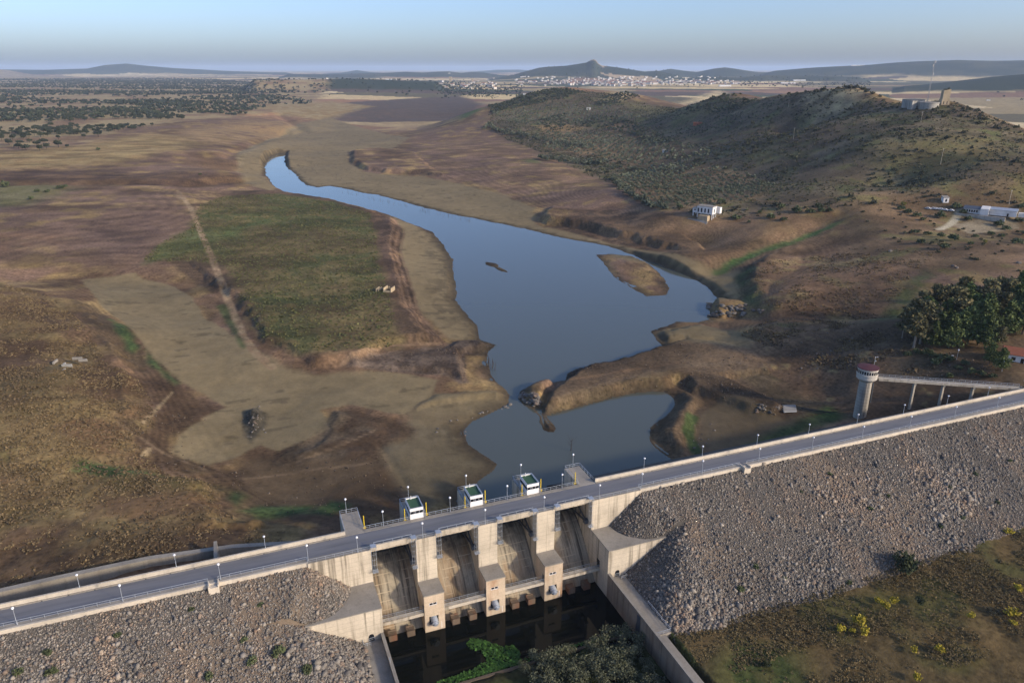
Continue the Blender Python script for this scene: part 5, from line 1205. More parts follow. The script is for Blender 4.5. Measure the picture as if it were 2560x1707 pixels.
# yellow broom and dark bushes on the field under the dam
def on_field(px, py, z=-18.2):
    x, y = at_z(px, py, z); return float(x), float(y), z
BR = [(1930, 1446, 1.15, 'round yellow broom, left one of the pair near the riprap corner'), (1975, 1432, 1.5, 'tall yellow broom at the middle of the largest cluster'), (1984, 1455, 1.3, 'yellow broom at the lower edge of the largest cluster'), (1958, 1452, .8, 'small dull yellow broom inside the largest cluster'), (2018, 1386, 1.3, 'yellow broom uphill, left half of a pair under the dark bush'), (2036, 1394, 1.1, 'yellow broom, lower part of the uphill pair'), (2054, 1384, 1.1, 'dull yellow broom, right half of the uphill pair'), (2340, 1356, 1.2, 'yellow broom at the right photo edge, highest one'), (2322, 1412, 1.6, 'large olive yellow broom near the right photo edge'), (2326, 1434, 1.0, 'small yellow broom touching the large olive one'), (2231, 1417, 1.0, 'yellow broom alone on the field, left of the large olive one'), (2098, 1494, 1.0, 'yellow broom, left one of two alone in the lower field'), (2158, 1494, 1.15, 'olive yellow broom, right one of two alone in the lower field'), (2107, 1560, 1.0, 'yellow broom cut by the bottom edge of the photo'), (2316, 1224, 1.2, 'olive broom at the toe of the riprap, far right')]
for i, (px, py, s, lab) in enumerate(BR): put(ym[i % 3][0], 'broom', *on_field(px, py), s * .92, lab, 'bush', 'yellow flowering broom bushes')
db = [proto('dark_bush', [(0, 0, 1.7, 2.6, 2.4, 1.7, 420), (1.2, -.6, 1.2, 1.7, 1.6, 1.2, 160), (-1.4, .4, 1.2, 1.6, 1.5, 1.2, 160)], .26, (.026, .036, .018), (.062, .075, .034), 120 + i) for i in range(2)]
put(db[0][0], 'dark_bush', *on_field(2078, 1308), 1.35, 'large dark green bush at the toe of the riprap', 'bush', None)
put(db[1][0], 'dark_bush', *on_field(2112, 1384), .55, 'small dark green bush below the large one on the field', 'bush', None)
put(db[1][0], 'dark_bush', *on_field(1760, 1530), .4, 'low dark bush near the bottom of the green field patch', 'bush', None)
for i, (px, py, s) in enumerate([(1735, 1302, .5), (1870, 1395, .55), (1950, 1340, .45), (1800, 1330, .35), (1998, 1170, .4), (2240, 1090, .45), (2290, 1155, .4), (2160, 1210, .45), (2040, 1140, .35), (1840, 1130, .3), (2210, 1190, .4), (1700, 1355, .5), (1830, 1410, .45), (1905, 1090, .35), (270, 1462, .4), (110, 1500, .5), (120, 1545, .55), (40, 1548, .5), (580, 1520, .6), (640, 1500, .7), (705, 1540, .7), (480, 1555, .55), (560, 1470, .4), (440, 1400, .35), (600, 1390, .35), (1614, 1094, .5), (770, 1330, .3), (2180, 1120, .35), (2320, 1060, .4)]):
    q = face_at(px, py); put(gb[i % 3][0], 'riprap_bush', q[0], q[1], q[2] - .1, s, 'small scrubby bush growing in the riprap %s of the spillway' % ('right' if q[0] > 52 else 'left'), 'bush', 'bushes growing in the riprap %s of the spillway' % ('right' if q[0] > 52 else 'left'))
# willow scrub and weed in the stilling pool
wl = [proto('willow_shrub', [(0, 0, 2.0, 1.9, 1.8, 1.9, 300), (1.0, .5, 2.6, 1.2, 1.1, 1.5, 140), (-.9, -.6, 2.4, 1.2, 1.2, 1.4, 140)], .15, (.070, .082, .044), (.165, .170, .105), 130 + i, flat=0, trunk=(2.6, .12, (.10, .085, .06))) for i in range(4)]
wx = [(x_ + rng.normal(0, .7), y_ + rng.normal(0, .7)) for y_ in (126.2, 123.3, 120.2, 117, 113.8, 110.5, 107) for x_ in np.arange(52.5 if y_ > 118 else 56, 81.5, 3.3)]
for i, (x, y) in enumerate(wx):
    put(wl[i % 4][0], 'willow_shrub', float(x), float(y), -23.9, rng.uniform(.75, 1.25), 'grey green willow shrub in the thicket beyond the pool sill', 'shrub', 'willow shrubs in the spillway channel')
wd = plan([(1072, 1478), (1082, 1466), (1110, 1470), (1150, 1484), (1180, 1482), (1196, 1500), (1190, 1520), (1130, 1545), (1060, 1562), (1000, 1568), (1090, 1535), (1118, 1515), (1105, 1495), (1080, 1490)], -23.9)
x, y = scatter(wd, 5200); y2 = rng.uniform(128.0, 129.6, 900); x2 = rng.uniform(24, 81, 900)
x = np.concatenate([x, x2]); y = np.concatenate([y, y2]); n = len(x)
P = np.stack([x, y, -23.93 + rng.random(n) * .35], 1); a = rng.uniform(0, 6.28, n); s = rng.uniform(.08, .26, n)
t_ = np.stack([np.cos(a), np.sin(a), rng.normal(0, .3, n)], 1) * s[:, None]; u = np.stack([-np.sin(a), np.cos(a), rng.normal(0, .3, n)], 1) * s[:, None]
Vw = np.stack([P - t_ - u, P + t_ - u, P + t_ + u, P - t_ + u], 1).reshape(-1, 3)
cw = np.repeat(C(.045, .105, .02) * rng.uniform(.5, 1.4, (n, 1)), 4, 0)
o = link('floating_weed', raw_mesh('floating_weed', Vw, [np.arange(n * 4).reshape(n, 4)], cw), M['leaf']); tag(o, 'bright green floating weed spread on the black pool', 'weed', kind='stuff')
# dry grass and thistle tufts on the hill and slopes
def tufts(P, size, ca, cb, nm, label):
    n = len(P); k = 6
    c0 = np.repeat(P, k, 0) + rng.normal(0, 1, (n * k, 3)) * (np.repeat(size, k)[:, None] * (.5, .5, .12)); c0[:, 2] += np.repeat(size, k) * .3
    nz = rng.normal(size=(n * k, 3)); nz[:, 2] = np.abs(nz[:, 2]) + .7; nz /= np.linalg.norm(nz, axis=1)[:, None]
    t_ = np.cross(nz, rng.normal(size=(n * k, 3))); t_ /= np.linalg.norm(t_, axis=1)[:, None]; u = np.cross(nz, t_)
    s = (np.repeat(size, k) * rng.uniform(.3, .6, n * k))[:, None]
    Vt = np.stack([c0 - t_ * s - u * s, c0 + t_ * s - u * s * .7, c0 + t_ * s + u * s, c0 - t_ * s * .8 + u * s], 1).reshape(-1, 3)
    mix = (fbm(P[:, 0], P[:, 1], 16, 3, 2) * .9 + rng.random(n) * .5 - .2).clip(0, 1)
    c = (np.array(ca) * (1 - mix[:, None]) + np.array(cb) * mix[:, None]) * rng.uniform(.75, 1.25, (n, 1))
    o = link(nm, raw_mesh(nm, Vt, [np.arange(n * k * 4).reshape(-1, 4)], np.repeat(c, k * 4, 0)), M['tuft']); tag(o, label, 'grass', kind='stuff')
x, y = scatter(LH, 80000); kk = (fbm(x, y, 15, 4, 6) > .34 + .2 * rng.random(len(x))) & (y > 178); x, y = x[kk], y[kk]
tufts(np.stack([x, y, hz(x, y)], 1), rng.uniform(.2, .5, len(x)), C(.105, .074, .044), C(.245, .18, .088), 'dry_grass_tufts', 'golden dry grass and thistle tufts on the left foreground hill')
PX = [cpoly(q) for q in ([(1730, 640), (1760, 600), (1950, 570), (2150, 580), (2080, 650), (2050, 730), (1900, 728), (1770, 715)], [(1700, 770), (1760, 740), (1900, 735), (2060, 770), (2200, 840), (2080, 860), (1900, 850), (1780, 810)])]
xs, ys = zip(*[scatter(q, 6500) for q in PX]); x = np.concatenate(xs); y = np.concatenate(ys)
kk = fbm(x, y, 14, 4, 3) > .42 + .15 * rng.random(len(x)); x, y = x[kk], y[kk]
tufts(np.stack([x, y, hz(x, y)], 1), rng.uniform(.3, .7, len(x)), C(.10, .068, .042), C(.24, .175, .08), 'shore_grass', 'dry tufts of grass on the brown slopes right of the lake')
x, y = scatter(HILL, 60000); kk = fbm(x, y, 30, 4, 6) > .36 + .2 * rng.random(len(x)); x, y = x[kk], y[kk]
tufts(np.stack([x, y, hz(x, y)], 1), rng.uniform(.35, 1.0, len(x)), C(.060, .056, .036), C(.20, .165, .08), 'hill_grass', 'speckle of dry grass and low scrub over the hill with the tanks')
x, y = scatter(MEAD, 16000); tufts(np.stack([x, y, hz(x, y)], 1), rng.uniform(.3, .75, len(x)), C(.075, .088, .032), C(.165, .155, .060), 'meadow_plants', 'low green weeds covering the drained meadow')
x = rng.uniform(88, 290, 30000); y = rng.uniform(86, 118.5, 30000); kk = (fbm(x, y, 9, 4, 5) > .36 + .2 * rng.random(30000)); x, y = x[kk], y[kk]
tufts(np.stack([x, y, np.full(len(x), -18.3)], 1), rng.uniform(.12, .36, len(x)), C(.10, .082, .038), C(.16, .118, .055), 'field_grass', 'brown green grass on the field below the dam')
# the grove at the right
def pine(h, seed, kind):
    r = np.random.default_rng(seed); bl = []
    if kind == 'pine':
        for i in range(9):
            f = .22 + .75 * i / 8; rad = h * .27 * (1 - f) ** .6 + .5; a = r.uniform(0, 6.28)
            bl.append((math.cos(a) * rad * .35, math.sin(a) * rad * .35, h * f, rad * 1.15, rad * 1.15, h * .11, 260))
        cols = ((.060, .085, .030), (.145, .18, .058))
    else:
        for i in range(11):
            f = .35 + .62 * r.random(); a = r.uniform(0, 6.28); q = h * .14 * r.uniform(.4, 1.1)
            bl.append((math.cos(a) * q, math.sin(a) * q, h * f, h * .14, h * .14, h * .11, 190))
        cols = ((.080, .088, .042), (.185, .160, .075))
    return leaves(bl, .36, *cols, seed, flat=.1)
PMs = {}
def grove_tree(px, py, h, kind, label):
    p = cast(px, py); s = int(rng.integers(3)); key = (kind, s)
    if key not in PMs:
        V_, Q_, c_ = pine(14.0, 200 + s + (10 if kind == 'pine' else 0), kind); me = raw_mesh('crown', V_, [Q_], c_); me.materials.append(M['leaf'])
        mb = MB().cyl((0, 0, -.5), (.15, .1, 6), .28, .2, 8); mb.cyl((.15, .1, 6), (.05, 0, 12.5), .2, .07, 8)
        for a in np.linspace(0, 5, 5): mb.cyl((.12, .08, 5 + a), (math.cos(a * 2) * 1.7, math.sin(a * 2) * 1.7, 6.6 + a), .09, .04, 5)
        PMs[key] = (me, mb.mesh('trunk'))
    name = 'pine_tree' if kind == 'pine' else 'eucalyptus_tree'
    t_ = thing(name, label, 'tree', tuple(p), rng.uniform(0, 6.28), 'trees of the grove on the right bank'); k = h / 14.0; t_.scale = (k * rng.uniform(1.05, 1.4), k * rng.uniform(1.05, 1.4), k * 1.05)
    link('crown', PMs[key][0], None, t_); link('trunk', PMs[key][1], M['bark'] if kind == 'pine' else M['palebark'], t_)
M['palebark'] = mat('pale_bark', (.26, .23, .19), .8)
E_, P_ = 'euc', 'pine'
for px, py, h, kind, lab in [(2072, 776, 13, E_, 'thin dark tree, leftmost of the grove'), (2098, 800, 19, E_, 'tall tree with a bare pale trunk at the front left of the grove'), (2112, 790, 17, E_, None), (2135, 775, 16, E_, None), (2152, 790, 13, P_, None), (2178, 800, 14, P_, None), (2200, 795, 15, P_, 'bright green pine at the front middle of the grove'), (2222, 790, 17, P_, None), (2245, 792, 18, P_, 'tallest bright green pine, front right of the grove'), (2262, 800, 13, P_, None), (2150, 745, 17, E_, None), (2120, 750, 15, E_, None), (2180, 745, 17, E_, 'brownish eucalyptus rising over the middle of the grove'), (2210, 742, 17, P_, None), (2240, 735, 18, E_, None), (2265, 738, 18, E_, 'brownish eucalyptus rising over the right of the grove'), (2290, 745, 14, E_, None), (2310, 770, 14, P_, None), (2330, 762, 16, P_, None), (2348, 768, 17, P_, 'dark pine at the right photo edge behind the red roofed house'), (2322, 735, 15, P_, None), (2345, 725, 15, P_, None), (2272, 836, 8, P_, 'low bushy pine left of the red roofed house'), (2298, 848, 8, P_, 'low bushy pine in front of the red roofed house'), (2286, 800, 9, E_, None), (2165, 770, 15, P_, None), (2190, 770, 16, E_, None), (2230, 765, 16, P_, None), (2085, 760, 14, E_, None), (2255, 770, 17, P_, None), (2300, 725, 17, E_, None), (2335, 700, 15, P_, None), (2140, 800, 11, P_, None), (2120, 770, 16, P_, None), (2352, 745, 17, P_, None), (2200, 720, 17, E_, None)]:
    grove_tree(px, py, h, kind, lab or ('dark green pine among the grove on the right bank' if kind == P_ else 'thin brownish eucalyptus among the grove on the right bank'))
bushes([(2130, 815, 1.0), (2145, 822, .9), (2105, 812, .9), (2085, 818, .8), (2200, 848, .7), (2230, 858, .9), (2255, 862, .8), (2280, 868, .8), (2180, 866, .7), (2215, 838, .8), (2170, 830, 1.4, 'dark brown bramble mound on the bank under the lamp'), (2150, 836, 1.2)], gb, 'green_bush', 'green bush on the bank below the grove', 'bush', 'bushes on the bank below the grove')
# ------------------------------------------------------------------ buildings and small things
# intake tower and its footbridge
M['tower_top'] = concrete('tower_top_render', (.50, .465, .40), .3, 0)
M['tank'] = concrete('tank_render', (.36, .35, .31), .4, 0)
tw = thing('intake_tower', 'round concrete intake tower with dark red roof beside the dam', 'tower', (218.8, 191.8, 0))
part('shaft', MB().lathe([(2.35, -21), (2.3, -6), (2.25, -1.7), (2.9, -.9)], n=32), M['tower'], tw)
gal = part('gallery', MB().lathe([(2.9, -.95), (3.7, -.2), (3.7, 1.2), (3.85, 1.25), (3.85, 1.6), (3.65, 1.65), (3.65, 3.7), (3.85, 3.75), (3.85, 3.95)], n=40), M['tower_top'], tw)
for i in range(26):
    a = 2 * math.pi * i / 26 + .05
    mb = MB(); c_ = Vector((math.cos(a), math.sin(a), 0)); s_ = Vector((-math.sin(a), math.cos(a), 0))
    q = [c_ * 3.68 + s_ * k for k in (-.28, .28)]
    mb.add([tuple(q[0] + Vector((0, 0, 2.0))), tuple(q[1] + Vector((0, 0, 2.0))), tuple(q[1] + Vector((0, 0, 3.2))), tuple(q[0] + Vector((0, 0, 3.2)))] + [tuple(v * .97 + Vector((0, 0, z))) for v, z in ((q[0], 2.0), (q[1], 2.0), (q[1], 3.2), (q[0], 3.2))], [(0, 1, 2, 3), (7, 6, 5, 4), (0, 4, 5, 1), (1, 5, 6, 2), (2, 6, 7, 3), (3, 7, 4, 0)])
    link('window', mb.mesh('window'), M['glass'], gal)
part('roof', MB().lathe([(3.9, 3.952), (3.95, 4.1), (3.6, 4.2), (.01, 4.5)], n=40), M['redroof'], tw)
mb = MB().bar((4.3, 1.4, 3.0), (4.3, 1.4, 7.0), .09); mb.bar((4.3, 1.4, 6.8), (5.1, 1.2, 6.9), .06); mb.ball((5.15, 1.2, 6.95), .2); mb.ball((4.3, 1.4, 7.05), .2); mb.ball((5.0, 1.6, 5.2), .22)
part('lamp_mast', mb, M['steel'], tw)
mb = MB()
for z in np.arange(-18, -2, .45): mb.bar((-1.2, -2.55, z), (-.7, -2.62, z), .05)
mb.bar((-1.2, -2.6, -18), (-1.2, -2.55, -1.5), .06); mb.bar((-.7, -2.7, -18), (-.7, -2.62, -1.5), .06)
mb.bar((1.7, -2.15, -10), (1.7, -2.1, -2), .3)
part('ladder', mb, M['darksteel'], tw)
br = thing('tower_footbridge', 'slender concrete footbridge on tall piers from the intake tower to the dam', 'bridge', (222, 189.8, 0))
d0 = Vector((222.4, 189.6, 0)) - Vector(br.location); d1 = Vector((263.5, 163.6, 0)) - Vector(br.location); ax_ = (d1 - d0).normalized(); nx_ = Vector((-ax_.y, ax_.x, 0))
mb = MB(); mb.bar(d0 + Vector((0, 0, -.15)), d1 + Vector((0, 0, -.15)), 2.1, .25)
for s in (-1, 1): mb.bar(d0 + nx_ * s * .95 + Vector((0, 0, -.45)), d1 + nx_ * s * .95 + Vector((0, 0, -.35)), .25, .75)
part('deck', mb, M['beam'], br)
mb = MB()
for s in (-1, 1): rail(mb, [tuple(d0 + nx_ * s * 1.0 + Vector((0, 0, .08))), tuple(d1 + nx_ * s * 1.0 + Vector((0, 0, .08)))], 1.0, 2.0, (.5,), .06)
part('railing', mb, M['steel'], br)
for t_, zb in ((.265, -17), (.47, -15), (.68, -12)):
    p = d0.lerp(d1, t_); mb = MB(); mb.bar(p + Vector((0, 0, zb)), p + Vector((0, 0, -1.4)), .8); mb.bar(p - nx_ * 1.25 + Vector((0, 0, -1.2)), p + nx_ * 1.25 + Vector((0, 0, -1.1)), .75, .5)
    part('pier', mb, M['tower'], br)
mb = MB(); p = d0.lerp(d1, .97); mb.bar(p + Vector((0, 0, -8)), p + Vector((0, 0, -1.0)), 2.2, 1.6); part('abutment', mb, M['tower'], br)
st = thing('stepped_wall', 'stepped concrete plinth blocks at the upstream edge of the dam under the footbridge', 'wall', (236, 168, -4))
for px, py, z, L in ((2041, 957, -6.0, 12), (2124, 936, -4.5, 12), (2204, 919, -3.0, 7)):
    x, y = at_z(px, py, z); mb = MB().box(x - 236 - .5, x - 236 + L, y - 168 - .5, y - 168 + .3, -14, z); mb.box(x - 236 - .5, x - 236 + .1, y - 168 + .3, y - 168 + 3, -14, z); part('block', mb, M['conc_grey'], st)
# stilted white house
def house_frame(px, py, z, phi):
    x, y = at_z(px, py, z); return (float(x), float(y), z), R(phi)
p = cast(1622, 498); loc, rz = (p[0], p[1], p[2] - .4), R(-60)
hs = thing('stilted_house', 'white flat roofed house on pillars above the dry lake shore', 'house', loc, rz); hs.scale = (1.12, 1.12, 1.2)
part('wall', MB().box(-6, 6, -3.5, 3.5, 2.8, 7.7), M['wall_white'], hs)
part('roof', MB().box(-6.2, 6.2, -3.7, 3.7, 7.703, 7.95), M['conc_grey'], hs)
an = part('annex', MB().box(-9.8, -6.003, -2.6, 2.6, 2.9, 5.9), M['wall_white'], hs); part('window', MB().box(-8.6, -7.4, -2.64, -2.603, 4.3, 5.2), M['glass'], an)
part('annex_roof', MB().box(-10.0, -6.2, -2.8, 2.8, 5.903, 6.1), M['conc_grey'], hs)
for x in (-4.9, -2.4, .3, 2.9): part('window', MB().box(x - .55, x + .55, -3.56, -3.503, 3.6, 6.4), M['glass'], hs)
part('window', MB().box(6.003, 6.06, -.9, .2, 3.7, 6.2), M['glass'], hs)
for x, y in ((-9.4, -2.2), (-9.4, 2.2), (-5.6, -3.1), (5.6, -3.1), (5.6, 3.1), (5.6, 0), (0, 3.1), (-5.6, 3.1)): part('pillar', MB().box(x - .3, x + .3, y - .3, y + .3, -6, 2.797), M['wall_white'], hs)
part('back_wing', MB().box(2.0, 8.5, 3.503, 7.0, 2.8, 6.8), M['wall_white'], hs)
mb = MB().box(-3.0, 4.5, -8.0, -3.9, -5, 2.2); part('pump_pit', mb, M['stone'], hs)
mb = MB().prism([(-14, -13), (-3, -14.5), (5.5, -13.0), (5.5, -9.0), (-3, -8.01), (-13.5, -8.5)], [-10, -10, -10, -7, -7, -7], [-4.5, -6.0, -3.6, -1.2, -.6, -.8]); part('intake_ramp', mb, M['conc_grey'], hs)
# restaurant, terrace, cars
loc, rz = house_frame(2262, 492, 6.5, -58)
rs = thing('restaurant', 'long white restaurant with grey roofs and windowed veranda above the slope', 'building', loc, rz)
part('veranda', MB().box(-14, -3, -4, 3, 0, 3.6), M['wall_white'], rs)
for x in np.arange(-13.2, -3.6, 1.6): part('window', MB().box(x - .55, x + .55, -4.06, -4.003, 1.2, 3.0), M['glass'], rs)
mb = MB().prism([(-14.6, -4.6), (-2.6, -4.6), (-2.6, 3.5), (-14.6, 3.5)], [3.603] * 4, [3.8, 3.8, 5.0, 5.0]); part('roof', mb, M['darksteel'], rs)
part('gable_wall', MB().sideprism([(-5.5, 0), (4, 0), (4, 5.6), (-5.5, 4.6)], -2.99, 2.5), M['wall_white'], rs)
for y in (-4, -2, 0): part('window', MB().box(2.503, 2.55, y - .6, y + .6, 1.4, 3.4), M['glass'], rs)
part('wing', MB().box(2.51, 20, -1.5, 4.5, 0, 4.2), M['wall_white'], rs)
part('wing_roof', MB().prism([(2.51, -1.9), (20.4, -1.9), (20.4, 4.8), (2.51, 4.8)], [4.203] * 4, [4.4, 4.4, 5.4, 5.4]), M['steel'], rs)
part('door', MB().box(14, 15.2, -1.56, -1.503, .1, 2.2), M['glass'], rs)
part('shed', MB().box(21, 28, 1, 5, 0, 3.0), M['wall_white'], rs)
part('terrace', MB().box(-18, 14, -10, -5.6, -3, -.1), M['gravel_strip'], rs)
part('terrace_wall', MB().box(-18, 14, -10.35, -10.003, -3, .3), M['tank'], rs)
CARB = MB().sideprism([(-2.1, .35), (-2.1, .95), (-1.2, 1.0), (-.65, 1.45), (1.05, 1.45), (1.75, 1.0), (2.1, .95), (2.1, .35)], -.85, .85).mesh('body')
CARG = MB().sideprism([(-1.05, 1.02), (-.62, 1.4), (1.0, 1.4), (1.55, 1.02)], -.87, .87).mesh('window')
WH = MB().cyl((-.08, 0, 0), (.08, 0, 0), .33, .33, 12).mesh('wheel')
for i, (px, py) in enumerate([(2131.5, 480.5), (2144, 481), (2149, 481.2), (2157.5, 482), (2162, 482.6), (2170.5, 483.8), (2184.5, 485)]):
    p = cast(px, py); c_ = thing('parked_car', 'white parked car, %s from the left in the row beside the restaurant drive' % ordn[i], 'car', (p[0], p[1], p[2] + .05), R(20), 'white cars parked in a row')
    link('body', CARB, M['carwhite'], c_); link('window', CARG, M['glass'], c_)
    for x in (-.8, .8):
        for y in (-1.35, 1.35): link('wheel', WH, M['tyre'], c_, (x, y, .33))
# red roofed house in the grove
loc, rz = house_frame(2335, 826, 0.0, -52)
rh = thing('red_roofed_house', 'small white house with red tiled roof at the edge of the grove', 'house', loc, rz)
part('wall', MB().sideprism([(-4, -1), (4, -1), (4, 3.2), (0, 5.0), (-4, 3.2)], -5, 9), M['wall_white'], rh)
mb = MB()
for s in (-1, 1): mb.add([(-5.4, s * 4.5, 3.03), (9.4, s * 4.5, 3.03), (9.4, 0, 5.06), (-5.4, 0, 5.06), (-5.4, s * 4.5, 3.2), (9.4, s * 4.5, 3.2), (9.4, 0, 5.25), (-5.4, 0, 5.25)], [(3, 2, 1, 0), (4, 5, 6, 7), (0, 1, 5, 4), (1, 2, 6, 5), (2, 3, 7, 6), (3, 0, 4, 7)])
rf = part('roof', mb, M['tile'], rh); part('chimney', MB().box(1.5, 2.3, .6, 1.3, 4.2, 6.0), M['stone'], rf)
part('window', MB().box(-2.2, -.8, -4.06, -4.003, .8, 2.2), M['glass'], rh); part('door', MB().box(1, 2.1, -4.06, -4.003, -.2, 2.1), M['glass'], rh)
for px, py, lab in ((2197, 826, 'globe lamp on the track under the pines'), (2301, 853, 'globe lamp by the red roofed house'), (2352, 875, 'globe lamp at the right photo edge by the bridge end')):
    p = cast(px, py); lamp(*p, lab, 'lamps on the right bank')
p = cast(2186, 827); sg = thing('road_sign', 'small white sign on a thin post under the pines', 'sign', tuple(p), R(-40))
part('post', MB().cyl((0, 0, -.3), (0, 0, 2.2), .04), M['steel'], sg); part('panel', MB().box(-.45, .45, -.05, -.02, 1.5, 2.2), M['white'], sg)
# things on the hilltop
p = cast(2132, 246); r0 = 10.5
tk = thing('water_tank', 'round pale concrete water tank at the front of the hilltop', 'water tank', (p[0], p[1], p[2])); part('wall', MB().lathe([(r0, -5), (r0, 4.2), (r0 + .5, 4.3), (r0 + .5, 5.0)], n=40), M['tank'], tk); part('roof', MB().lathe([(r0 + .2, 5.003), (.01, 6.0)], n=40), M['conc_grey'], tk)
p2 = Vector((p[0] + 4.8, p[1] + 25, p[2] + 3.0))
tk = thing('water_tank', 'wide pale reservoir block behind the round tank on the hilltop', 'water tank', tuple(p2)); part('wall', MB().lathe([(12, -6), (12, 4.0)], n=40), M['tank'], tk); part('roof', MB().lathe([(12.3, 4.003), (12.3, 4.4), (.01, 5.1)], n=40), M['conc_grey'], tk)
p3 = Vector((p[0] - 13, p[1] + 10.6, p[2] + 1))
sh = thing('valve_hut', 'small white hut beside the hilltop tank', 'hut', tuple(p3)); part('wall', MB().box(-3.5, 3.5, -3, 3, -4, 5.0), M['tank'], sh); part('roof', MB().box(-3.8, 3.8, -3.3, 3.3, 5.003, 5.4), M['conc_grey'], sh)
p4 = Vector((p[0] + 19, p[1] - 3.5, p[2] + 1))
rt = thing('ruined_tower', 'tan ruined square tower on the hilltop with plants on its broken top', 'tower', tuple(p4), R(-30))
mb = MB().prism([(-4.2, -4.2), (4.2, -4.2), (4.2, 4.2), (-4.2, 4.2)], [-6] * 4, [7, 7, 7, 7]); mb.prism([(-3.7, -3.7), (3.7, -3.7), (3.7, 3.7), (-3.7, 3.7)], [7.003] * 4, [16.5, 18.0, 16.0, 17.0]); part('wall', mb, M['stone'], rt)
for x in (-2, 1.5): part('opening', MB().box(x - .4, x + .4, -4.25, -4.203, 2, 5), M['glass'], rt)
o = link('top_plants', raw_mesh('top_plants', *[(lambda a: (a[0], [a[1]], a[2]))(leaves([(0, 0, 17.6, 3.2, 2.4, 1.2, 60), (2.5, 1, 18.6, 1.2, 1.1, 1.4, 30)], .5, SHRA, SHRB, 150))][0]), M['leaf'], rt)
p5 = cast(2133, 226)
an = thing('antenna_mast', 'tall thin lattice antenna mast on the hilltop', 'mast', (p[0] + 10.5, p[1] + 11.5, p[2] + 3))
mb = MB(); H = 46.0
for a in range(3):
    t_ = a * 2.094; mb.bar((.75 * math.cos(t_), .75 * math.sin(t_), -6), (.45 * math.cos(t_), .45 * math.sin(t_), H), .16)
for k in range(22):
    z = k * H / 22; a = (k % 3) * 2.094; b = ((k + 1) % 3) * 2.094; mb.bar((.65 * math.cos(a), .65 * math.sin(a), z), (.65 * math.cos(b), .65 * math.sin(b), z + H / 22), .08)
M['mast'] = mat('mast_steel', (.28, .29, .31), .6)
part('lattice', mb, M['mast'], an)
for z, x in ((H - 1, 1.4), (H - 5, -1.6), (H - 14, .9)): part('antenna', MB().box(x - .55, x + .55, -.4, .2, z - 1.4, z + 1.0), M['mast'], an)
for i, (px, py, h) in enumerate([(1822, 321, 13), (2115, 282, 11), (2160, 378, 14), (2317, 470, 11), (1676, 228, 9), (2352, 425, 10), (1811, 246, 9)]):
    p = cast(px, py); u_ = thing('utility_pole', ['pale utility pole on the dark middle slope of the hill', 'utility pole just below the round hilltop tank', 'utility pole low on the right slope of the hill', 'utility pole behind the restaurant', 'utility pole on the far left crest of the hill', 'utility pole at the right photo edge on the hill', 'utility pole on the upper left slope of the hill'][i], 'pole', tuple(p), R(20), 'utility poles on the hill')
    part('pole', MB().cyl((0, 0, -.5), (0, 0, h), .2, .13, 8), M['conc'], u_); part('cross_arm', MB().bar((-1, 0, h - .5), (1, 0, h - .5), .16), M['steel'], u_)
# small white huts among the olives
for i, (px, py, w, h, lab) in enumerate([(1352, 252, 9, 4, 'small white hut among the olives of the far ridge'), (1528, 350, 8, 3, 'small white hut in the middle of the olive slope'), (1204, 221, 5, 6, 'tiny white hut on the left shoulder of the olive ridge'), (1602, 288, 14, 4, 'low reddish farm shed right of the dark wood'), (2170, 462, 4, 3, 'tiny pale hut in the scrub above the restaurant'), (2270, 232, 12, 4, 'white farm building on the far straw field at the right')]):
    p = cast(px, py); hh = thing('farm_hut', lab, 'hut', tuple(p), R(-30)); part('wall', MB().box(-w / 2, w / 2, -2.5, 2.5, -1, h), M['wall_white'] if i != 3 else M['tile'], hh)
    part('roof', MB().prism([(-w / 2 - .3, -2.9), (w / 2 + .3, -2.9), (w / 2 + .3, 2.9), (-w / 2 - .3, 2.9)], [h + .003] * 4, [h + .2, h + .2, h + .9, h + .9]), M['conc_grey'] if i != 3 else M['tile'], hh); part('door', MB().box(-.6, .6, -2.56, -2.503, -.2, 2), M['glass'], hh)
# ruins: on the meadow edge and on the left hill
p = cast(885, 668); ru = thing('house_ruin', 'roofless pale walls of a ruined house at the right edge of the green meadow', 'ruin', tuple(p), R(-35))
for a, b, c, d, h in ((-5, -4.6, -2.5, 2.5, 1.6), (-3.6, -3.2, -2.5, 2.5, 1.5), (0, .4, -3, 3, 2.6), (.4, 4.6, -3, -2.6, 1.2), (4.6, 5.0, -3, 3, 2.6), (-4.6, -.004, 2.3, 2.7, .9), (.404, 1.8, 2.6, 3.0, 2.0)): part('wall', MB().box(a, b, c, d, -1, h), M['stone'], ru)
p = cast(145, 845); ru = thing('wall_remains', 'low whitish wall remains on top of the left grass hill', 'ruin', tuple(p), R(-15))
for a, b, c, d, h in ((-3, 1.5, -4.4, -3.8, .6), (1.5, 2.1, -4.4, -2, .7), (-1.5, 2.5, 2, 2.6, .7), (-1.5, -1, 2.6, 5, .6), (2.6, 6, 8, 8.6, .5), (-7, -6.4, 6, 10, .4), (-1, 3, 10.5, 11, .5)): part('wall', MB().box(a, b, c, d, -.6, h), M['tank'] if c < 3 else M['conc_grey'], ru)
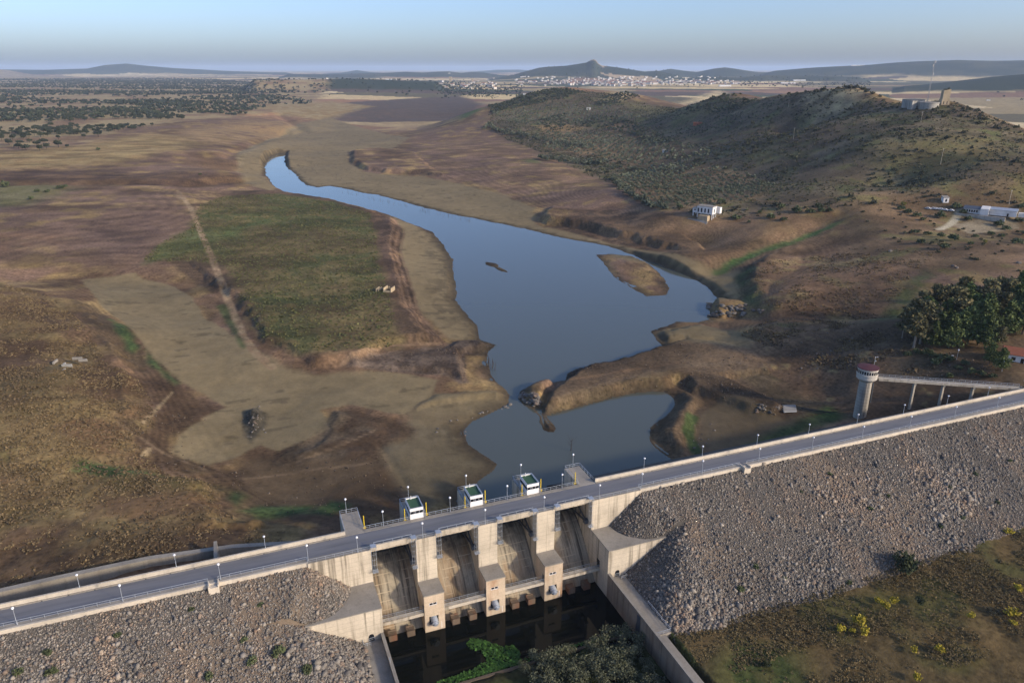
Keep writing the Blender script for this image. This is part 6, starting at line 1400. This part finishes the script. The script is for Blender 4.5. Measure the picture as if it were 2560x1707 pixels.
# boulders and rocks round the lake
def rocks(lst, label, group, z=None):
    pp = cast([a[0] for a in lst], [a[1] for a in lst])
    for p, a in zip(pp, lst): boulder(p[0], p[1], p[2] - .1, a[2], a[3] if len(a) > 3 else label, group)
q = [(rng.uniform(1194, 1240), 0, rng.uniform(.6, 1.25)) for _ in range(60)]
q = [(x, rng.uniform(900 + (x - 1194) * .12, 922 + (x - 1194) * .33), s) for x, _, s in q]
rocks(q, 'pale boulder heaped on the tip of the peninsula', 'boulders heaped on the peninsula tip')
q = [(rng.uniform(1625, 1712), rng.uniform(700, 727), rng.uniform(.9, 2.0)) for _ in range(34)] + [(rng.uniform(1728, 1752), rng.uniform(712, 724), rng.uniform(.7, 1.4)) for _ in range(7)]
rocks(q, 'rugged brown rock of the outcrop on the right lake shore', 'rocks of the outcrop on the right shore')
rocks([(1172, 930, 1.0, 'pale boulder at the tip of the left bank, by the narrows'), (1160, 935, .9), (1166, 938, .8), (1152, 940, .6), (1108, 948, .8), (1102, 950, .7), (1050, 965, .5), (1035, 967, .6), (1068, 992, .6), (1006, 985, .6), (1003, 993, .6), (1085, 960, .4), (1120, 945, .5), (1068, 1000, .5)], 'pale boulder on the muddy left bank below the narrows', 'pale boulders on the left bank')
q = [(585 + rng.normal(0, 12), 965 + rng.normal(0, 16), rng.uniform(.2, .5)) for _ in range(46)] + [(572 + rng.normal(0, 5), 1003, .35) for _ in range(6)]
rocks(q, 'small stone on the dark mound in the mud flat', 'stones on the mound in the mud')
q = [(rng.uniform(1735, 1795), rng.uniform(930, 948), rng.uniform(.5, .9)) for _ in range(16)]
rocks(q, 'pale stone at the end of the dark earth spur near the pontoons', 'stones at the end of the spur')
q = [(rng.uniform(1770, 1960), rng.uniform(760, 850), rng.uniform(.3, .7)) for _ in range(26)] + [(2045, 578, 1.6), (2190, 612, 1.5), (2198, 616, 1.3), (2340, 605, 1.4)]
rocks(q, 'small rock on the brown slope behind the intake tower', 'rocks on the slope behind the tower')
q = [(rng.uniform(1590, 1660), rng.uniform(960, 1030), rng.uniform(.3, .6)) for _ in range(12)]
rocks(q, 'small stone at the edge of the green strip in the cove', 'stones in the cove')
ST = []
for q, n in (([(1240, 950), (1262, 894), (1340, 845), (1440, 826), (1560, 788), (1760, 812), (1840, 850), (1640, 880), (1545, 890), (1340, 929)], 900), ([(785, 850), (850, 828), (1040, 786), (1138, 793), (1068, 815), (1079, 875), (950, 859)], 700), ([(1700, 770), (1760, 735), (1900, 730), (2060, 765), (2300, 850), (2200, 880), (2000, 880), (1900, 860), (1780, 815)], 2600), ([(1240, 500), (1400, 490), (1600, 560), (1640, 606), (1500, 575), (1280, 515)], 900), ([(1690, 640), (1730, 600), (1900, 570), (2060, 600), (2050, 720), (1770, 722)], 1200), ([(330, 930), (480, 960), (420, 1050), (640, 1060), (900, 1050), (940, 1150), (720, 1190), (500, 1120), (300, 1060)], 900), ([(1560, 868), (1620, 858), (1800, 925), (1780, 960), (1640, 920)], 500), ([(870, 510), (905, 515), (940, 650), (1020, 780), (980, 780), (890, 600)], 700), ([(2000, 540), (2352, 540), (2352, 640), (2050, 640)], 700)):
    x, y = scatter(cpoly(q), n * 2); ST.append(np.stack([x, y, hz(x, y)], 1))
P = np.concatenate(ST); n = len(P); S = np.clip(np.exp(rng.normal(-1.85, .5, n)), .08, .7)
v, f, c = stones(P, S, rock_cols(n) * (.62, .54, .46))
o = link('shore_stones', raw_mesh('shore_stones', v, [f], c), M['rock']); tag(o, 'small stones strewn over the bare banks round the lake', 'stones', kind='stuff')
# pontoons stranded in the cove
for i in range(4):
    p = cast(1812 + i * .5, 935 + i * 4.0); pn = thing('pontoon', 'stranded grey pontoon, %s of four from the back' % ordn[i], 'pontoon', (p[0], p[1], p[2] + .3), R(-15), 'four grey pontoons stranded in the cove')
    mb = MB().cyl((-2.6, -.35, .2), (2.6, -.35, .2), .28, .28, 10); part('float', mb, M['steel'], pn); mb = MB().cyl((-2.6, .35, .2), (2.6, .35, .2), .28, .28, 10); part('float', mb, M['steel'], pn); part('deck', MB().box(-2.7, 2.7, -.5, .5, .5, .6), M['conc_grey'], pn)
mb = MB(); pv_ = None
for px, py in ((1840, 938), (1870, 944), (1905, 948), (1945, 944), (1966, 936)):
    p = Vector(cast(px, py)) + Vector((0, 0, .25)); 
    if pv_ is not None: mb.cyl(pv_, p, .12, .12, 6)
    pv_ = p
o = part('hose', mb, M['tyre'], None); tag(o, 'black hose snaking from the pontoons to the intake tower', 'hose')
# drowned trees and stakes
def snag(seed, h, branches):
    r = np.random.default_rng(seed); mb = MB(); mb.cyl((0, 0, -1), (r.normal(0, .12) * h, r.normal(0, .12) * h, h), .09 * h ** .5, .035, 6)
    for k in range(branches):
        z = h * r.uniform(.35, .95); a = r.uniform(0, 6.28); L = h * r.uniform(.25, .55); e = (math.cos(a) * L, math.sin(a) * L, z + L * .7)
        mb.cyl((0, 0, z), e, .05, .02, 5)
        mb.cyl(e, (e[0] * 1.3 + r.normal(0, .2), e[1] * 1.3, e[2] + L * .3), .025, .012, 4)
    return mb.mesh('snag')
SN = [snag(i, 2.0 + .5 * i, 3 + i) for i in range(4)] + [snag(9, 2.4, 0)]
def snags(lst, label, group, kinds=(0, 1, 2, 3, 4), sc_=1.0):
    pp = cast([a[0] for a in lst], [a[1] for a in lst])
    for p, a in zip(pp, lst):
        o = bpy.data.objects.new('drowned_sapling', SN[kinds[rng.integers(len(kinds))]]); COL.objects.link(o); o.location = (p[0], p[1], max(p[2], WZ) - .1); s = rng.uniform(.6, 1.15) * sc_; o.scale = (s, s, s); o.rotation_euler = (rng.normal(0, .1), rng.normal(0, .1), rng.uniform(0, 6))
        tag(o, a[2] if len(a) > 2 else label, 'dead sapling', group)
for me in SN: me.materials.append(M['wood'])
q = [(x + rng.normal(0, 4), 437 + (x - 790) * .235 + rng.uniform(3, 10)) for x in rng.uniform(790, 1095, 62)]
snags(q, 'thin dead stem standing in the shallows of the narrow river arm', 'dead stems along the far river bank', (4, 4, 0), 1.0)
q = [(rng.uniform(680, 730), rng.uniform(360, 400)) for _ in range(26)] + [(rng.uniform(660, 960), rng.uniform(345, 430)) for _ in range(26)]
snags(q, 'dead stem on the mud flat right of the river arm', 'dead stems on the far mud flat', (0, 1, 4))
snags([(1455, 622), (1448, 618), (1462, 614), (1490, 630), (1505, 632), (1500, 645), (1520, 655), (1370, 588), (1390, 600), (1478, 640), (1440, 610)], 'dead branching stem on the mud island', 'dead stems on the mud island', (0, 1, 2))
snags([(1534, 674, 'black dead branch at the lower tip of the mud island')], '', 'dead stems on the mud island', (3,))
snags([(1124, 842), (1128, 850), (1131, 846), (1136, 852), (1122, 835), (1134, 838)], 'tall dead stem in the water by the gravel spit tip', 'dead stems by the gravel spit', (4,), 2.0)
p = at_z(1311, 1034, WZ); o = bpy.data.objects.new('dead_tree', snag(77, 4.2, 9)); o.data.materials.append(M['wood']); COL.objects.link(o); o.location = (float(p[0]), float(p[1]), WZ); tag(o, 'black drowned tree standing alone in the water behind the right cabin', 'dead tree')
q = [(rng.uniform(1020, 1045), rng.uniform(560, 690)) for _ in range(26)] + [(1038, 690, 'clump of dead branches at the left shore of the lake'), (1042, 692)]
snags(q, 'short dead stem on the dark left shore of the lake', 'dead stems on the left shore', (0, 1), .55)
# the white town below the rocky peak, and the smaller village
HW = MB().box(-.5, .5, -.5, .5, -.3, 1.0).mesh('wall')
def town_mesh(k):
    r = np.random.default_rng(k); mb = MB(); w, d, h = r.uniform(9, 15), r.uniform(8, 12), r.uniform(5, 8)
    mb.box(-w / 2, w / 2, -d / 2, d / 2, -3, h); n0 = len(mb.f)
    mb.sideprism([(-d / 2 - .3, h + .01), (d / 2 + .3, h + .01), (0, h + d * .18)], -w / 2 - .3, w / 2 + .3)
    me = mb.mesh('town_house'); me.materials.append(M['town_white']); me.materials.append(M['tile'] if k % 3 else M['conc_grey'])
    for i, p in enumerate(me.polygons): p.material_index = 1 if i >= n0 else 0
    return me
M['town_white'] = mat('town_white', (.52, .50, .46), .9)
TM = [town_mesh(k) for k in range(6)]
hx = np.concatenate([rng.normal(1420, 95, 560), rng.uniform(1180, 1330, 110), rng.uniform(1540, 1700, 50)]); hy = np.concatenate([188 + rng.normal(0, 4.6, 560), 183 + rng.normal(0, 3, 110), 190 + rng.normal(0, 2.2, 50)])
kk = (hy > 180.5) & (hy < 199) & (hx > 1175) & (hx < 1800); hx, hy = hx[kk], hy[kk]
X, Y = at_z(hx, hy, 8.0); Z = hz(X, Y); kk = Z < 40; X, Y, Z = X[kk], Y[kk], Z[kk]; order = np.argsort(np.hypot(X, Y))
def scrow(i, lab, grp):
    o = bpy.data.objects.new('town_house', TM[rng.integers(6)]); COL.objects.link(o); o.location = (X[i], Y[i], Z[i]); s = rng.uniform(.9, 1.9); o.scale = (s * 1.2, s, s); o.rotation_euler = (0, 0, R(rng.choice([-50, 40, -20, 70]) + rng.normal(0, 6))); tag(o, lab, 'house', grp)
for i in order[:255]: scrow(i, 'small white house in the distant town below the rocky peak', 'white houses of the distant town')
mb = MB()
for i in order[255:]:
    w, d, h = rng.uniform(10, 24), rng.uniform(9, 14), rng.uniform(6, 12); mb.box(X[i] - w / 2, X[i] + w / 2, Y[i] - d / 2, Y[i] + d / 2, Z[i] - 3, Z[i] + h)
o = part('town_rows', mb, M['town_white'], None); tag(o, 'crowded far rows of white houses at the back of the town', 'town', kind='stuff')
hx = np.concatenate([rng.uniform(1000, 1140, 40), rng.uniform(690, 780, 5)]); hy = np.concatenate([rng.normal(196, 5, 40), rng.normal(203, 1, 5)]); X, Y = at_z(hx, hy, 7.0); Z = hz(X, Y)
for i in range(len(hx)): scrow(i, 'small white house of the scattered village left of the town', 'white houses of the left village')
def far_block(px, py, w, d, h, mt, label, name='warehouse', cat='building', rz=-25):
    x, y = at_z(px, py, 8.0); z = float(hz(x, y)); b_ = thing(name, label, cat, (float(x), float(y), z), R(rz))
    part('wall', MB().box(-w / 2, w / 2, -d / 2, d / 2, -3, h), mt, b_); part('roof', MB().box(-w / 2 - .5, w / 2 + .5, -d / 2 - .5, d / 2 + .5, h + .003, h + 1.2), M['conc_grey'] if mt is not M['white'] else M['white'], b_)
far_block(1035, 189, 22, 22, 40, M['stone'], 'tan block tower standing above the left village', 'grain_silo', 'silo')
far_block(1086, 190, 12, 12, 26, M['stone'], 'short dark chimney block in the left village', 'grain_silo', 'silo')
far_block(1362, 189, 95, 30, 8, M['stone'], 'long tan shed in front of the town')
far_block(1665, 199, 70, 30, 8, M['white'], 'long white shed at the near right edge of the town')
far_block(1810, 193, 100, 25, 6, M['white'], 'white greenhouse roofs right of the town')
far_block(1835, 190, 90, 30, 6, M['white'], 'far white shed right of the town behind trees')
far_block(1965, 182, 130, 25, 6, M['white'], 'thin long white shed on the far straw hill')
far_block(900, 203.5, 60, 16, 7, M['white'], 'long white farm building left of the village')
far_block(1288, 213, 12, 6, 3, M['white'], 'tiny white cabin left of the olive ridge')
# ------------------------------------------------------------------ the air between here and the far hills
m = bpy.data.materials.new('haze_air'); m.use_nodes = True
nt_ = m.node_tree; nt_.nodes.remove(nt_.nodes['Principled BSDF'])
pv = nt_.nodes.new('ShaderNodeVolumePrincipled'); pv.inputs['Density'].default_value = 4.2e-5
pv.inputs['Color'].default_value = (.58, .75, 1.0, 1); pv.inputs['Anisotropy'].default_value = 0.0
nt_.links.new(pv.outputs[0], nt_.nodes['Material Output'].inputs['Volume'])
o = link('haze', MB().box(-60000, 60000, -60000, 60000, -45, 270).mesh('haze'), m)
tag(o, 'pale blue haze thickening towards the far hills', 'haze', kind='stuff')
